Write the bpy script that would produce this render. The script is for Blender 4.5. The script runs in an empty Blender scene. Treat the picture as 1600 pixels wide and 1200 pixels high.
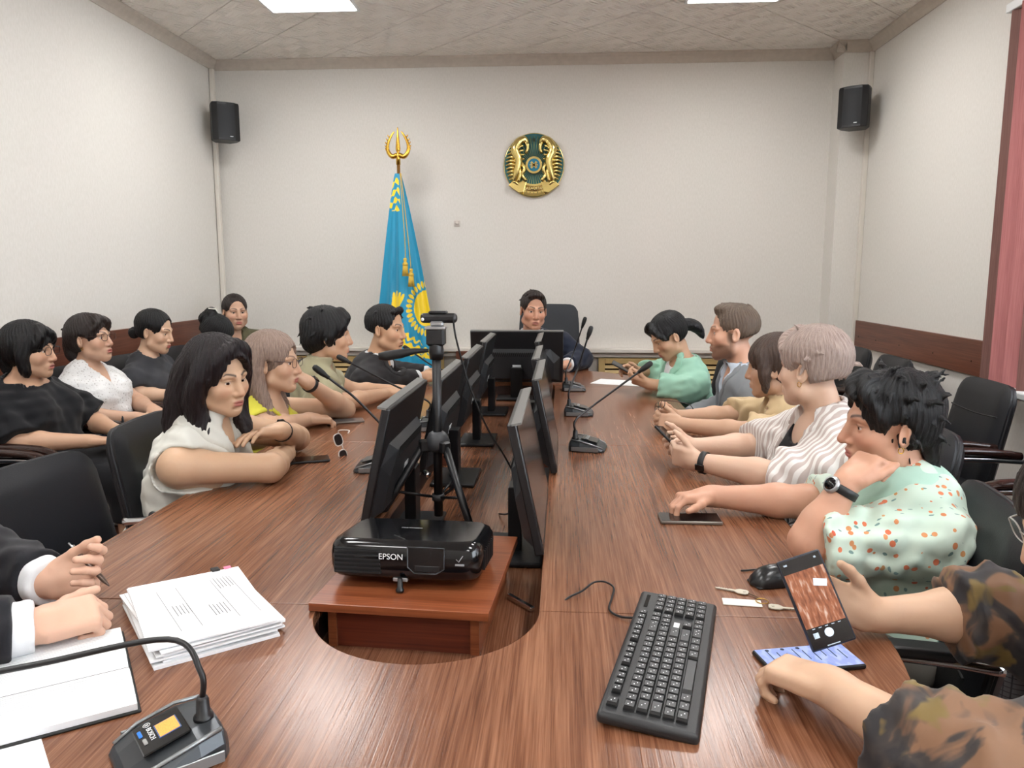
import bpy, bmesh, math, random
import numpy as np
from mathutils import Vector, Matrix, Euler
R = math.radians
random.seed(7)
scene = bpy.context.scene
col = scene.collection

# ------------------------------------------------------------------ camera, light, exposure
cam_data = bpy.data.cameras.new('camera')
cam_data.sensor_width = 36.0
cam_data.lens = 36.0 * 1200 / 1600
cam_data.clip_start = 0.02
cam = bpy.data.objects.new('camera', cam_data)
cam.location = (0, 0, 1.40)
cam.rotation_euler = (R(90 - 8.297), 0, R(3.774))
col.objects.link(cam)
scene.camera = cam
world = bpy.data.worlds.new('world'); scene.world = world
world.use_nodes = True
world.node_tree.nodes['Background'].inputs[0].default_value = (0.86, 0.93, 1.0, 1)
world.node_tree.nodes['Background'].inputs[1].default_value = 6.0
scene.view_settings.view_transform = 'Standard'
scene.view_settings.look = 'None'
scene.view_settings.gamma = 1.0
scene.view_settings.use_curve_mapping = False
scene.view_settings.exposure = 0.78
LED = 18.0

# ------------------------------------------------------------------ materials
def lin(c):
    return tuple((x / 12.92 if x <= 0.04045 else ((x + 0.055) / 1.055) ** 2.4) for x in (v / 255 for v in c)) + (1,)

class Nodes:
    def __init__(self, name):
        self.m = bpy.data.materials.new(name); self.m.use_nodes = True
        self.t = self.m.node_tree; self.n = self.t.nodes
        self.b = self.n['Principled BSDF']
    def new(self, kind, **kw):
        n = self.n.new(kind)
        for k, v in kw.items(): setattr(n, k, v)
        return n
    def link(self, a, b): self.t.links.new(a, b)
    def coord(self, scale=(1, 1, 1), rot=(0, 0, 0), out='Object'):
        tc = self.new('ShaderNodeTexCoord'); mp = self.new('ShaderNodeMapping')
        mp.inputs['Scale'].default_value = scale; mp.inputs['Rotation'].default_value = rot
        self.link(tc.outputs[out], mp.inputs['Vector']); return mp.outputs[0]
    def noise(self, vec, scale=5, detail=4, rough=0.5, dist=0):
        n = self.new('ShaderNodeTexNoise'); n.inputs['Scale'].default_value = scale
        n.inputs['Detail'].default_value = detail; n.inputs['Roughness'].default_value = rough
        n.inputs['Distortion'].default_value = dist
        if vec is not None: self.link(vec, n.inputs['Vector'])
        return n.outputs['Fac']
    def ramp(self, fac, stops):
        r = self.new('ShaderNodeValToRGB'); e = r.color_ramp.elements
        while len(e) < len(stops): e.new(0.5)
        for el, (p, c) in zip(e, stops): el.position = p; el.color = c
        self.link(fac, r.inputs[0]); return r.outputs[0]
    def math(self, op, a, b=None):
        n = self.new('ShaderNodeMath', operation=op)
        for i, v in enumerate((a, b)):
            if v is None: continue
            if isinstance(v, (int, float)): n.inputs[i].default_value = v
            else: self.link(v, n.inputs[i])
        return n.outputs[0]
    def mix(self, fac, a, b, blend='MIX'):
        n = self.new('ShaderNodeMix', data_type='RGBA', blend_type=blend)
        for s, v in ((n.inputs[0], fac), (n.inputs[6], a), (n.inputs[7], b)):
            if isinstance(v, (int, float)): s.default_value = v
            elif isinstance(v, tuple): s.default_value = v
            else: self.link(v, s)
        return n.outputs[2]
    def bump(self, h, strength=0.3, dist=0.002):
        n = self.new('ShaderNodeBump'); n.inputs['Strength'].default_value = strength
        n.inputs['Distance'].default_value = dist
        self.link(h, n.inputs['Height']); self.link(n.outputs[0], self.b.inputs['Normal'])
    def set(self, **kw):
        names = dict(color='Base Color', rough='Roughness', metal='Metallic', spec='Specular IOR Level', coat='Coat Weight',
                     coat_rough='Coat Roughness', sheen='Sheen Weight', sss='Subsurface Weight', alpha='Alpha',
                     trans='Transmission Weight', ior='IOR', emit='Emission Strength', emit_color='Emission Color')
        for k, v in kw.items():
            s = self.b.inputs[names[k]]
            if hasattr(v, 'is_output'): self.link(v, s)
            else: s.default_value = v
        return self

_plain = {}
def plain(name, rgb, rough=0.5, metal=0.0, bump=0, bscale=60, var=0.0, **kw):
    if name in _plain: return _plain[name]
    N = Nodes(name); c = lin(rgb)
    N.set(color=c, rough=rough, metal=metal, **kw)
    if bump or var:
        v = N.coord(); f = N.noise(v, bscale, 4)
        if var:
            N.set(color=N.ramp(f, [(0.3, tuple(x * (1 - var) for x in c[:3]) + (1,)), (0.7, tuple(min(1, x * (1 + var)) for x in c[:3]) + (1,))]))
        if bump: N.bump(f, bump, 0.002)
    _plain[name] = N.m
    return N.m

def wood(name, dark, mid, light, rough=0.3, axis=1, gs=1.0, bump=0.15, spec=0.5):
    N = Nodes(name)
    sc = [38 * gs, 38 * gs, 38 * gs]; sc[axis] = 1.6 * gs
    v = N.coord(tuple(sc))
    f1 = N.noise(v, 1.0, 6, 0.6, 0.6)
    sc2 = [5 * gs, 5 * gs, 5 * gs]; sc2[axis] = 0.8 * gs
    f2 = N.noise(N.coord(tuple(sc2)), 1.0, 3, 0.5, 1.0)
    sc3 = [290 * gs, 290 * gs, 290 * gs]; sc3[axis] = 5.0 * gs
    f3 = N.noise(N.coord(tuple(sc3)), 1.0, 3, 0.6, 0.2)
    f = N.math('ADD', N.math('MULTIPLY', f1, 0.34), N.math('ADD', N.math('MULTIPLY', f2, 0.16), N.math('MULTIPLY', f3, 0.50)))
    c = N.ramp(f, [(0.36, lin(dark)), (0.5, lin(mid)), (0.64, lin(light))])
    N.set(color=c, rough=rough, spec=spec)
    N.bump(N.math('ADD', N.math('MULTIPLY', f3, 0.7), N.math('MULTIPLY', f1, 0.3)), bump, 0.0015)
    return N.m

# ------------------------------------------------------------------ mesh helpers
class MB:
    """collects shapes into one bmesh, then links it as one object"""
    def __init__(self): self.bm = bmesh.new(); self.mi = 0
    def _tag(self, faces, smooth=False):
        for f in faces: f.material_index = self.mi; f.smooth = smooth
    def box(self, c, s, rot=None, bevel=0.0, seg=1):
        M = Matrix.Translation(Vector(c))
        if rot is not None: M = M @ (rot.to_4x4() if isinstance(rot, Matrix) else Euler(rot).to_matrix().to_4x4())
        M = M @ Matrix.Diagonal((s[0], s[1], s[2], 1))
        g = bmesh.ops.create_cube(self.bm, size=1.0, matrix=M)
        fs = set(f for v in g['verts'] for f in v.link_faces)
        if bevel > 0:
            es = set(e for f in fs for e in f.edges)
            r = bmesh.ops.bevel(self.bm, geom=list(es), offset=bevel, segments=seg, affect='EDGES', profile=0.5, clamp_overlap=True)
            fs = set(r['faces']) | set(f for f in fs if f.is_valid)
        self._tag(fs, seg > 1)
        return self
    def tube(self, pts, rad, n=8, caps=True, flat=None):
        pts = [Vector(p) for p in pts]
        rr = rad if isinstance(rad, (list, tuple)) else [rad] * len(pts)
        rings = []; prev = None
        for i, p in enumerate(pts):
            d = (pts[min(i + 1, len(pts) - 1)] - pts[max(i - 1, 0)])
            if d.length < 1e-9: d = Vector((0, 0, 1))
            d.normalize()
            if prev is None:
                a = Vector((0, 0, 1)) if abs(d.z) < 0.9 else Vector((1, 0, 0))
                x = d.cross(a).normalized()
            else:
                x = (prev - d * prev.dot(d))
                x = x.normalized() if x.length > 1e-6 else d.orthogonal().normalized()
            prev = x; y = d.cross(x)
            ring = []
            for k in range(n):
                t = 2 * math.pi * k / n
                fx, fy = (1, 1) if flat is None else flat
                ring.append(self.bm.verts.new(p + x * (math.cos(t) * rr[i] * fx) + y * (math.sin(t) * rr[i] * fy)))
            rings.append(ring)
        fs = []
        for a, b in zip(rings, rings[1:]):
            for k in range(n):
                fs.append(self.bm.faces.new((a[k], a[(k + 1) % n], b[(k + 1) % n], b[k])))
        self._tag(fs, True)
        if caps:
            c = [self.bm.faces.new(list(reversed(rings[0]))), self.bm.faces.new(rings[-1])]
            self._tag(c, False)
        return self
    def lathe(self, prof, c=(0, 0, 0), n=24, rot=None, smooth=True):
        M = Matrix.Translation(Vector(c))
        if rot is not None: M = M @ (rot.to_4x4() if isinstance(rot, Matrix) else Euler(rot).to_matrix().to_4x4())
        rings = []
        for r, z in prof:
            if r < 1e-6: rings.append([self.bm.verts.new(M @ Vector((0, 0, z)))])
            else: rings.append([self.bm.verts.new(M @ Vector((r * math.cos(2 * math.pi * k / n), r * math.sin(2 * math.pi * k / n), z))) for k in range(n)])
        fs = []
        for a, b in zip(rings, rings[1:]):
            if len(a) == 1 and len(b) == 1: continue
            for k in range(n):
                k2 = (k + 1) % n
                if len(a) == 1: fs.append(self.bm.faces.new((a[0], b[k], b[k2])))
                elif len(b) == 1: fs.append(self.bm.faces.new((a[k], a[k2], b[0])))
                else: fs.append(self.bm.faces.new((a[k], a[k2], b[k2], b[k])))
        self._tag(fs, smooth)
        return self
    def prism(self, outline, z0, z1, M=None, holes=None, smooth=False):
        """extrude a 2D outline (x,y) from z0 to z1; M places it"""
        M = M or Matrix.Identity(4)
        lo = [self.bm.verts.new(M @ Vector((x, y, z0))) for x, y in outline]
        hi = [self.bm.verts.new(M @ Vector((x, y, z1))) for x, y in outline]
        n = len(outline); fs = []
        fs.append(self.bm.faces.new(hi)); fs.append(self.bm.faces.new(list(reversed(lo))))
        self._tag(fs)
        sd = [self.bm.faces.new((lo[k], lo[(k + 1) % n], hi[(k + 1) % n], hi[k])) for k in range(n)]
        self._tag(sd, smooth)
        return self
    def quad(self, a, b, c, d):
        f = self.bm.faces.new([self.bm.verts.new(Vector(p)) for p in (a, b, c, d)]); self._tag([f]); return self
    def grid(self, P, smooth=True, close_u=False):
        """P: 2D list of points"""
        V = [[self.bm.verts.new(Vector(p)) for p in row] for row in P]
        fs = []
        for i in range(len(V) - 1):
            m = len(V[i]); rng = range(m if close_u else m - 1)
            for j in rng:
                j2 = (j + 1) % m
                fs.append(self.bm.faces.new((V[i][j], V[i][j2], V[i + 1][j2], V[i + 1][j])))
        self._tag(fs, smooth); return self
    def sphere(self, c, r, u=16, v=10, scale=(1, 1, 1), rot=None):
        M = Matrix.Translation(Vector(c))
        if rot is not None: M = M @ (rot.to_4x4() if isinstance(rot, Matrix) else Euler(rot).to_matrix().to_4x4())
        M = M @ Matrix.Diagonal((r * scale[0], r * scale[1], r * scale[2], 1))
        g = bmesh.ops.create_uvsphere(self.bm, u_segments=u, v_segments=v, radius=1.0, matrix=M)
        self._tag(set(f for vv in g['verts'] for f in vv.link_faces), True); return self
    def build(self, name, mats, parent=None, loc=None, recalc=True, bevel=0.0, subsurf=0):
        if recalc: bmesh.ops.recalc_face_normals(self.bm, faces=self.bm.faces[:])
        me = bpy.data.meshes.new(name); self.bm.to_mesh(me); self.bm.free()
        for m in (mats if isinstance(mats, (list, tuple)) else [mats]): me.materials.append(m)
        o = bpy.data.objects.new(name, me); col.objects.link(o)
        if parent is not None: o.parent = parent
        if loc is not None: o.location = loc
        if bevel:
            b = o.modifiers.new('bevel', 'BEVEL'); b.width = bevel; b.segments = 2; b.limit_method = 'ANGLE'; b.angle_limit = R(40)
        if subsurf:
            s = o.modifiers.new('subsurf', 'SUBSURF'); s.levels = subsurf; s.render_levels = subsurf
        return o

def empty(name, loc=(0, 0, 0), rz=0.0, rot=None):
    o = bpy.data.objects.new(name, None); col.objects.link(o)
    o.location = loc; o.rotation_euler = rot if rot is not None else (0, 0, rz); o.empty_display_size = 0.1
    return o
def tag(o, label=None, cat=None, group=None, kind=None):
    if label: o['label'] = label
    if cat: o['category'] = cat
    if group: o['group'] = group
    if kind: o['kind'] = kind
    return o
def structure(o): o['kind'] = 'structure'; return o
def copy_tree(o, parent=None):
    c = o.copy(); col.objects.link(c)
    if parent is not None: c.parent = parent
    for ch in list(o.children): copy_tree(ch, c)
    return c
def text_mesh(name, body, size, mat, parent, M, extrude=0.0003, align='CENTER'):
    cu = bpy.data.curves.new('lettering', 'FONT'); cu.body = body; cu.size = size; cu.extrude = extrude
    cu.align_x = align; cu.align_y = 'CENTER'
    tmp = bpy.data.objects.new('tmp', cu); col.objects.link(tmp)
    dg = bpy.context.evaluated_depsgraph_get()
    me = bpy.data.meshes.new_from_object(tmp.evaluated_get(dg))
    bpy.data.objects.remove(tmp); bpy.data.curves.remove(cu)
    me.materials.clear(); me.materials.append(mat)
    me.transform(M); o = bpy.data.objects.new(name, me); col.objects.link(o)
    if parent is not None: o.parent = parent
    return o
def bez(p0, p1, p2, p3, n=16):
    p0, p1, p2, p3 = map(Vector, (p0, p1, p2, p3))
    return [((1 - t) ** 3) * p0 + 3 * t * (1 - t) ** 2 * p1 + 3 * t * t * (1 - t) * p2 + t ** 3 * p3 for t in (i / n for i in range(n + 1))]
def smooth_path(pts, n=6):
    P = [Vector(p) for p in pts]; out = []
    for i in range(len(P) - 1):
        a, b = P[max(i - 1, 0)], P[i]; c, d = P[i + 1], P[min(i + 2, len(P) - 1)]
        for k in range(n):
            t = k / n
            out.append(0.5 * ((2 * b) + (c - a) * t + (2 * a - 5 * b + 4 * c - d) * t * t + (3 * b - a - 3 * c + d) * t ** 3))
    out.append(P[-1]); return out
# ------------------------------------------------------------------ room shell
XL, XR, YB, YF, ZC = -2.69, 2.15, 6.0, -2.2, 3.0
def wallpaper():
    N = Nodes('wallpaper_beige')
    v = N.coord((120, 120, 40)); f = N.noise(v, 1.0, 3)
    big = N.noise(N.coord(), 0.8, 2)
    c = N.ramp(f, [(0.35, lin((214, 210, 203))), (0.65, lin((220, 216, 210)))])
    N.set(color=c, rough=0.75, spec=0.25); N.bump(f, 0.25, 0.001); return N.m
WALL = wallpaper()
PAINT = plain('cream_trim_paint', (196, 186, 174), 0.6, bump=0.15, bscale=25, var=0.06)
def floor_mat():
    N = Nodes('laminate_floor')
    v = N.coord((3.2, 22, 1)); f = N.noise(v, 1.0, 5, 0.6, 0.5)
    N.set(color=N.ramp(f, [(0.3, lin((86, 48, 34))), (0.55, lin((124, 74, 52))), (0.75, lin((146, 92, 64)))]), rough=0.4); return N.m
FLOORM = floor_mat()
structure(MB().box(((XL + XR) / 2, (YB + YF) / 2, -0.06), (XR - XL + 0.4, YB - YF + 0.4, 0.10)).build('floor', plain('subfloor', (70, 45, 35), 0.8)))
flo = bpy.data.objects['floor']
# laminate boards, each its own piece
brd = None; k = 0
for i in range(int((XR - XL) / 0.195) + 1):
    x0 = XL + i * 0.195; x1 = min(x0 + 0.1935, XR)
    if x1 - x0 < 0.02: continue
    off = (i * 0.47) % 1.3
    y = YF - off
    while y < YB:
        a, b = max(y, YF), min(y + 1.2985, YB)
        if b - a > 0.05 and k < 300:
            MB().box(((x0 + x1) / 2, (a + b) / 2, -0.005), (x1 - x0, b - a, 0.01)).build('floor_board', FLOORM, flo); k += 1
        y += 1.3
structure(MB().box(((XL + XR) / 2, YB + 0.1, ZC / 2), (XR - XL + 0.4, 0.2, ZC + 0.1)).build('wall_back', WALL))
structure(MB().box((XL - 0.1, (YB + YF) / 2, ZC / 2), (0.2, YB - YF, ZC + 0.1)).build('wall_left', WALL))
WY0, WY1, WZ0, WZ1 = -1.6, 3.62, 0.88, 2.45
w = MB()
w.box((XR + 0.1, (YB + WY1) / 2, ZC / 2), (0.2, YB - WY1, ZC + 0.1))
w.box((XR + 0.1, (YF + WY0) / 2, ZC / 2), (0.2, WY0 - YF, ZC + 0.1))
w.box((XR + 0.1, (WY0 + WY1) / 2, WZ0 / 2 - 0.025), (0.2, WY1 - WY0, WZ0 + 0.05))
w.box((XR + 0.1, (WY0 + WY1) / 2, (WZ1 + ZC + 0.05) / 2), (0.2, WY1 - WY0, ZC + 0.05 - WZ1))
structure(w.build('wall_right', WALL))
structure(MB().box(((XL + XR) / 2, YF - 0.1, ZC / 2), (XR - XL + 0.4, 0.2, ZC + 0.1)).build('wall_front', WALL))
# corner pillar
structure(MB().box((2.055, 5.9, (ZC) / 2), (0.21, 0.2, ZC)).build('wall_pillar', WALL))
# window in the right wall
WHITEP = plain('white_plastic', (226, 228, 228), 0.35)
win = structure(empty('window_1', (XR + 0.12, (WY0 + WY1) / 2, WZ0)))
ww, wh = WY1 - WY0, WZ1 - WZ0
m = MB()
for yy in (-ww / 2 + 0.03, ww / 2 - 0.03): m.box((0, yy, wh / 2), (0.06, 0.06, wh), bevel=0.004)
for zz in (0.03, wh - 0.03): m.box((0, 0, zz), (0.06, ww - 0.12, 0.06), bevel=0.004)
m.build('window_frame', WHITEP, win)
for yy in (-ww / 6, ww / 6): MB().box((0, yy, wh / 2), (0.05, 0.07, wh - 0.12), bevel=0.004).build('mullion', WHITEP, win)
GL = Nodes('window_glass').set(color=(1, 1, 1, 1), rough=0.0, trans=1.0, ior=1.45).m
for i in range(3):
    MB().box((0, -ww / 2 + ww * (i + 0.5) / 3, wh / 2), (0.006, ww / 3 - 0.09, wh - 0.13)).build('pane', GL, win)
MB().box((-0.15, 0, -0.018), (0.26, ww + 0.06, 0.036), bevel=0.008, seg=2).build('window_sill', WHITEP, win)

# ceiling with diagonal polystyrene tiles
ceil = structure(MB().box(((XL + XR) / 2, (YB + YF) / 2, ZC + 0.06), (XR - XL + 0.4, YB - YF + 0.4, 0.1)).build('ceiling', plain('ceiling_gap_shadow', (96, 88, 80), 0.9)))
def tile_mat():
    N = Nodes('ceiling_tile_relief')
    tc = N.coord((1, 1, 1), (0, 0, R(45)))
    sx = N.new('ShaderNodeSeparateXYZ'); N.link(tc, sx.inputs[0])
    chk = N.new('ShaderNodeTexChecker'); chk.inputs['Scale'].default_value = 9.0
    mp = N.new('ShaderNodeMapping'); mp.inputs['Scale'].default_value = (0.75, 1.3, 0); mp.inputs['Location'].default_value = (0.11, 0.07, 0.3)
    N.link(tc, mp.inputs[0]); N.link(mp.outputs[0], chk.inputs['Vector'])
    a = N.math('SINE', N.math('MULTIPLY', sx.outputs[0], 190.0)); b = N.math('SINE', N.math('MULTIPLY', sx.outputs[1], 190.0))
    n1 = N.noise(tc, 14, 3); n2 = N.noise(tc, 90, 3)
    amp = N.math('MULTIPLY', N.math('SUBTRACT', n1, 0.25), 1.2)
    mx = N.new('ShaderNodeMix'); N.link(chk.outputs['Fac'], mx.inputs[0]); N.link(a, mx.inputs[2]); N.link(N.math('MULTIPLY', b, 0.35), mx.inputs[3])
    h = N.math('ADD', N.math('MULTIPLY', N.math('MULTIPLY', mx.outputs[0], amp), 1.0), N.math('MULTIPLY', n2, 0.3))
    h = N.math('ADD', h, N.math('MULTIPLY', chk.outputs['Fac'], 0.8))
    cc = N.ramp(N.noise(tc, 3.5, 5, 0.65), [(0.3, lin((236, 230, 220))), (0.7, lin((246, 241, 233)))])
    N.set(color=cc, rough=0.85, spec=0.2); N.bump(h, 1.0, 0.022); return N.m
TILE = tile_mat()
def clip(poly, x0, x1, y0, y1):
    for ax, lim, sg in ((0, x0, 1), (0, x1, -1), (1, y0, 1), (1, y1, -1)):
        out = []
        for i in range(len(poly)):
            p, q = poly[i], poly[(i + 1) % len(poly)]
            dp, dq = sg * (p[ax] - lim), sg * (q[ax] - lim)
            if dp >= 0: out.append(p)
            if dp * dq < 0:
                t = dp / (dp - dq); out.append((p[0] + (q[0] - p[0]) * t, p[1] + (q[1] - p[1]) * t))
        poly = out
        if len(poly) < 3: return []
    return poly
S = 0.695; g = 0.006
lights_xy = [(x, y) for y in (4.63, 2.6, 0.6, -1.3) for x in (-1.53, 0.98)]
for i in range(-10, 16):
    for j in range(-6, 18):
        # tile spans u in [u0,u0+S] (u=x+y), v in [v0,v0+S] (v=y-x)
        u0 = 2.735 + (i - 5) * S; v0 = 7.33 + (j - 9) * S
        pts = [(u0 + g, v0 + g), (u0 + S - g, v0 + g), (u0 + S - g, v0 + S - g), (u0 + g, v0 + S - g)]
        poly = [((u - v) / 2, (u + v) / 2) for u, v in pts]
        poly = clip(poly, XL, XR, YF, YB)
        if len(poly) < 3: continue
        A = abs(sum(poly[q][0] * poly[(q + 1) % len(poly)][1] - poly[(q + 1) % len(poly)][0] * poly[q][1] for q in range(len(poly)))) / 2
        if A < 0.002: continue
        MB().prism(poly, ZC - 0.008 - random.uniform(0, 0.002), ZC + 0.012).build('ceiling_tile', TILE, ceil)
# crown moulding (one per side) and around the pillar
def cove(name, p, q, nrm):
    """strip from p to q on the wall, nrm = inward direction"""
    d = Vector((q[0] - p[0], q[1] - p[1], 0)); L = d.length; d.normalize(); n = Vector((nrm[0], nrm[1], 0))
    prof = [(0, -0.075), (0.006, -0.075), (0.009, -0.066), (0.018, -0.05), (0.034, -0.032), (0.048, -0.022), (0.054, -0.014), (0.054, 0.0), (0, 0.0)]
    P = [[Vector((p[0], p[1], ZC - 0.004)) + d * t + n * a + Vector((0, 0, b)) for a, b in prof] for t in (0, L)]
    m = MB(); m.grid(P, smooth=False, close_u=True)
    return structure(m.build(name, PAINT))
cove('trim_1', (XL, YB), (1.95, YB), (0, -1))
cove('trim_2', (XL, YF), (XL, YB), (1, 0))
cove('trim_3', (XR, YF), (XR, 5.8), (-1, 0))
cove('trim_4', (1.95 - 0.053, 5.8), (XR, 5.8), (0, -1))
cove('trim_5', (1.95, 5.8 - 0.053), (1.95, YB), (-1, 0))
# cable ducts in the corners
DUCT = plain('white_cable_duct', (214, 208, 198), 0.45)
structure(MB().box((XL + 0.02, 5.93, 1.75), (0.03, 0.04, 2.34), bevel=0.003).build('trim_6', DUCT))
structure(MB().box((2.135, 5.785, 1.47), (0.03, 0.03, 2.9), bevel=0.003).build('trim_7', DUCT))
structure(MB().box((0.0, -0.0, 0.0), (XR - XL - 0.21, 0.012, 0.07), bevel=0.002).build('baseboard_back', PAINT, loc=((XL + 1.95) / 2, YB - 0.006, 0.035)))
structure(MB().box((0, 0, 0), (0.012, YB - YF, 0.07), bevel=0.002).build('baseboard_left', PAINT, loc=(XL + 0.006, (YB + YF) / 2, 0.035)))
structure(MB().box((0, 0, 0), (0.012, 5.8 - YF, 0.07), bevel=0.002).build('baseboard_right', PAINT, loc=(XR - 0.006, (5.8 + YF) / 2, 0.035)))
# wall plate
sp = MB().box((0, 0, 0), (0.045, 0.008, 0.045), bevel=0.003).lathe([(0.014, 0), (0.014, 0.006), (0, 0.006)], (0, -0.004, 0), 16, (R(90), 0, 0)).build('wall_socket_cover', plain('cover_beige', (205, 196, 188), 0.5), loc=(-0.82, YB - 0.004, 1.77))
tag(sp, 'small round beige cover plate on back wall right of the flag', 'wall plate')
# LED ceiling panels
def led_panels():
    fr = plain('led_frame', (225, 226, 224), 0.4)
    E = Nodes('led_diffuser').set(color=(0.9, 0.9, 0.9, 1), emit_color=(1.0, 0.99, 0.975, 1), emit=LED).m
    first = None
    for i, (x, y) in enumerate(lights_xy):
        if first is None:
            r = empty('ceiling_light'); m = MB()
            for s in (-1, 1):
                m.box((s * 0.268, 0, -0.006), (0.016, 0.552, 0.014), bevel=0.002); m.box((0, s * 0.268, -0.006), (0.52, 0.016, 0.014), bevel=0.002)
            m.build('frame', fr, r); MB().box((0, 0, -0.003), (0.52, 0.52, 0.006)).build('diffuser', E, r); first = r
        else: r = copy_tree(first)
        r.location = (x, y, ZC - 0.011)
        tag(r, ['square white LED panel glowing in the ceiling above the flag side', 'square white LED panel in the ceiling at the top edge, toward the right wall'][i] if i < 2 else 'square white LED panel %s, %s half of ceiling' % (('second row from the back wall', 'third row, above the near table end', 'last row, behind the camera')[i // 2 - 1], ('left', 'right')[i % 2]), 'ceiling light', 'LED ceiling panels')
led_panels()

# ------------------------------------------------------------------ back wall: ledge, radiator grilles, brown panel
ledge = MB().box((0, 0, 0), (XR - XL - 0.22, 0.10, 0.03), bevel=0.004).box((0, 0.02, -0.033), (XR - XL - 0.22, 0.06, 0.036)).build('window_ledge', plain('ledge_white', (214, 208, 200), 0.45), loc=((XL + 1.95) / 2, YB - 0.05, 0.80))
tag(ledge, 'long cream ledge running along the back wall above the grilles', 'ledge')
GRM = plain('grille_cream', (206, 178, 120), 0.5, var=0.05, bscale=30)
def grille(x0, x1, label):
    wd = x1 - x0; r = empty('radiator_grille', ((x0 + x1) / 2, YB - 0.035, 0.22)); h = 0.52
    m = MB()
    for s in (-1, 1): m.box((s * (wd / 2 - 0.025), 0, h / 2), (0.05, 0.03, h), bevel=0.004)
    m.box((0, 0, h - 0.022), (wd - 0.1, 0.03, 0.044), bevel=0.004).box((0, 0, 0.022), (wd - 0.1, 0.03, 0.044), bevel=0.004)
    m.build('grille_frame', GRM, r)
    MB().box((0, 0.024, h / 2), (wd - 0.02, 0.012, h - 0.02)).build('grille_back', plain('grille_dark', (70, 56, 36), 0.8), r)
    sl = None
    for i in range(11):
        z = 0.07 + i * 0.038
        if sl is None:
            o = sl = MB().box((0, 0, 0), (wd - 0.1, 0.006, 0.026), (R(-28), 0, 0), bevel=0.001).build('slat', GRM, r)
        else: o = sl.copy(); col.objects.link(o); o.parent = r
        o.location = (0, 0.002, z)
    tag(r, label, 'radiator grille')
grille(0.28, 1.75, 'cream slatted radiator grille low on back wall behind the woman in mint')
grille(-2.35, -0.93, 'cream slatted radiator grille low on back wall behind the flag')
BOARDW = wood('brown_board_wood', (72, 38, 26), (96, 54, 38), (112, 66, 46), 0.42, axis=0, gs=0.6, bump=0.05)
BOARDY = wood('brown_board_wood_side', (78, 42, 30), (102, 58, 42), (120, 72, 52), 0.42, axis=1, gs=0.6, bump=0.05)
pn = MB().box((0, 0, 0), (1.02, 0.03, 0.60), bevel=0.003).build('wood_panel', BOARDW, loc=(-0.31, YB - 0.125, 0.495))
tag(pn, 'low dark brown wood panel on back wall behind the man in navy', 'wood panel')
bl = MB().box((0, 0, 0), (0.022, 4.9, 0.26), bevel=0.002).build('wall_board', BOARDY, loc=(XL + 0.012, 3.3, 0.925))
tag(bl, 'long brown chair rail board on left wall behind the seated row', 'wall board')
br = MB().box((0, 0, 0), (0.022, 2.0, 0.185), bevel=0.002).build('wall_board', BOARDY, loc=(XR - 0.012, 4.75, 0.96))
m = MB()
for yy in (-0.93, -0.62, -0.2, 0.25, 0.62, 0.93): m.lathe([(0.006, 0), (0.004, 0.002), (0, 0.002)], (-0.011, yy, -0.02), 10, (0, R(-90), 0))
m.build('screw', plain('screw_dark', (50, 34, 28), 0.4, 0.5), br)
tag(br, 'brown chair rail board on right wall above the empty chairs', 'wall board')

# ------------------------------------------------------------------ conference table (stadium with a slot down the middle)
TBL = wood('table_walnut_laminate', (86, 50, 33), (120, 78, 55), (148, 104, 78), rough=0.23, axis=1, gs=1.0, bump=0.26, spec=0.5)
EDGE = wood('table_edge_band', (80, 44, 32), (104, 60, 45), (122, 76, 58), rough=0.35, axis=1, gs=1.0, bump=0.05)
TX, TR, TH, TZ = -0.2575, 0.85, 0.2175, 0.75
Y0, Y1 = 1.41, 4.36
tbl = empty('conference_table', (TX, (Y0 + Y1) / 2, 0))
tag(tbl, 'long oval brown wood conference table with a sunken centre channel', 'table')
def tl(o):  # parts keep world coordinates
    o.parent = tbl; o.matrix_parent_inverse = Matrix.Translation(-Vector(tbl.location)); return o
TT = 0.028
def arc(r, yc, sgn, n, rev=False):
    a = [(TX + r * math.cos(math.pi * k / n), yc + sgn * r * math.sin(math.pi * k / n)) for k in range(n + 1)]
    return a[::-1] if rev else a
for sgn, yc in ((-1, Y0 - 0.001), (1, Y1 + 0.001)):
    tl(MB().prism(arc(TR, yc, sgn, 64) + arc(TH, yc, sgn, 40, True), TZ - TT, TZ).build('table_top_end', [TBL], bevel=0.0015))
ys = [Y0, 2.86, Y1]
for sd in (-1, 1):
    for a, b in zip(ys, ys[1:]):
        x0, x1 = sorted((TX + sd * TH, TX + sd * TR))
        tl(MB().box(((x0 + x1) / 2, (a + b) / 2, TZ - TT / 2), (x1 - x0, b - a - 0.0022, TT)).build('table_top_panel', TBL, bevel=0.0015))
# sunken channel: floor boards, inner aprons
SZ = 0.665
sh = [(Y0 - TH - 0.03, 2.02), (2.02, 3.1), (3.1, Y1 + TH + 0.03)]
for a, b in sh:
    tl(MB().box((TX, (a + b) / 2, SZ - 0.011), (2 * TH + 0.06, b - a - 0.002, 0.022)).build('channel_shelf', TBL, bevel=0.001))
for sd in (-1, 1):
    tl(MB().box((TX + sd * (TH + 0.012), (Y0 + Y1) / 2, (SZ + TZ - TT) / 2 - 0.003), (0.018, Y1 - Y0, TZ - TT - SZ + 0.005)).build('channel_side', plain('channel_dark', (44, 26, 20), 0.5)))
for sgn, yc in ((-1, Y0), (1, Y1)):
    tl(MB().prism(arc(TH + 0.02, yc, sgn, 32) + arc(TH + 0.004, yc, sgn, 32, True), SZ - 0.02, TZ - TT - 0.0005).build('channel_end', plain('channel_dark', (44, 26, 20), 0.5)))
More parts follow.
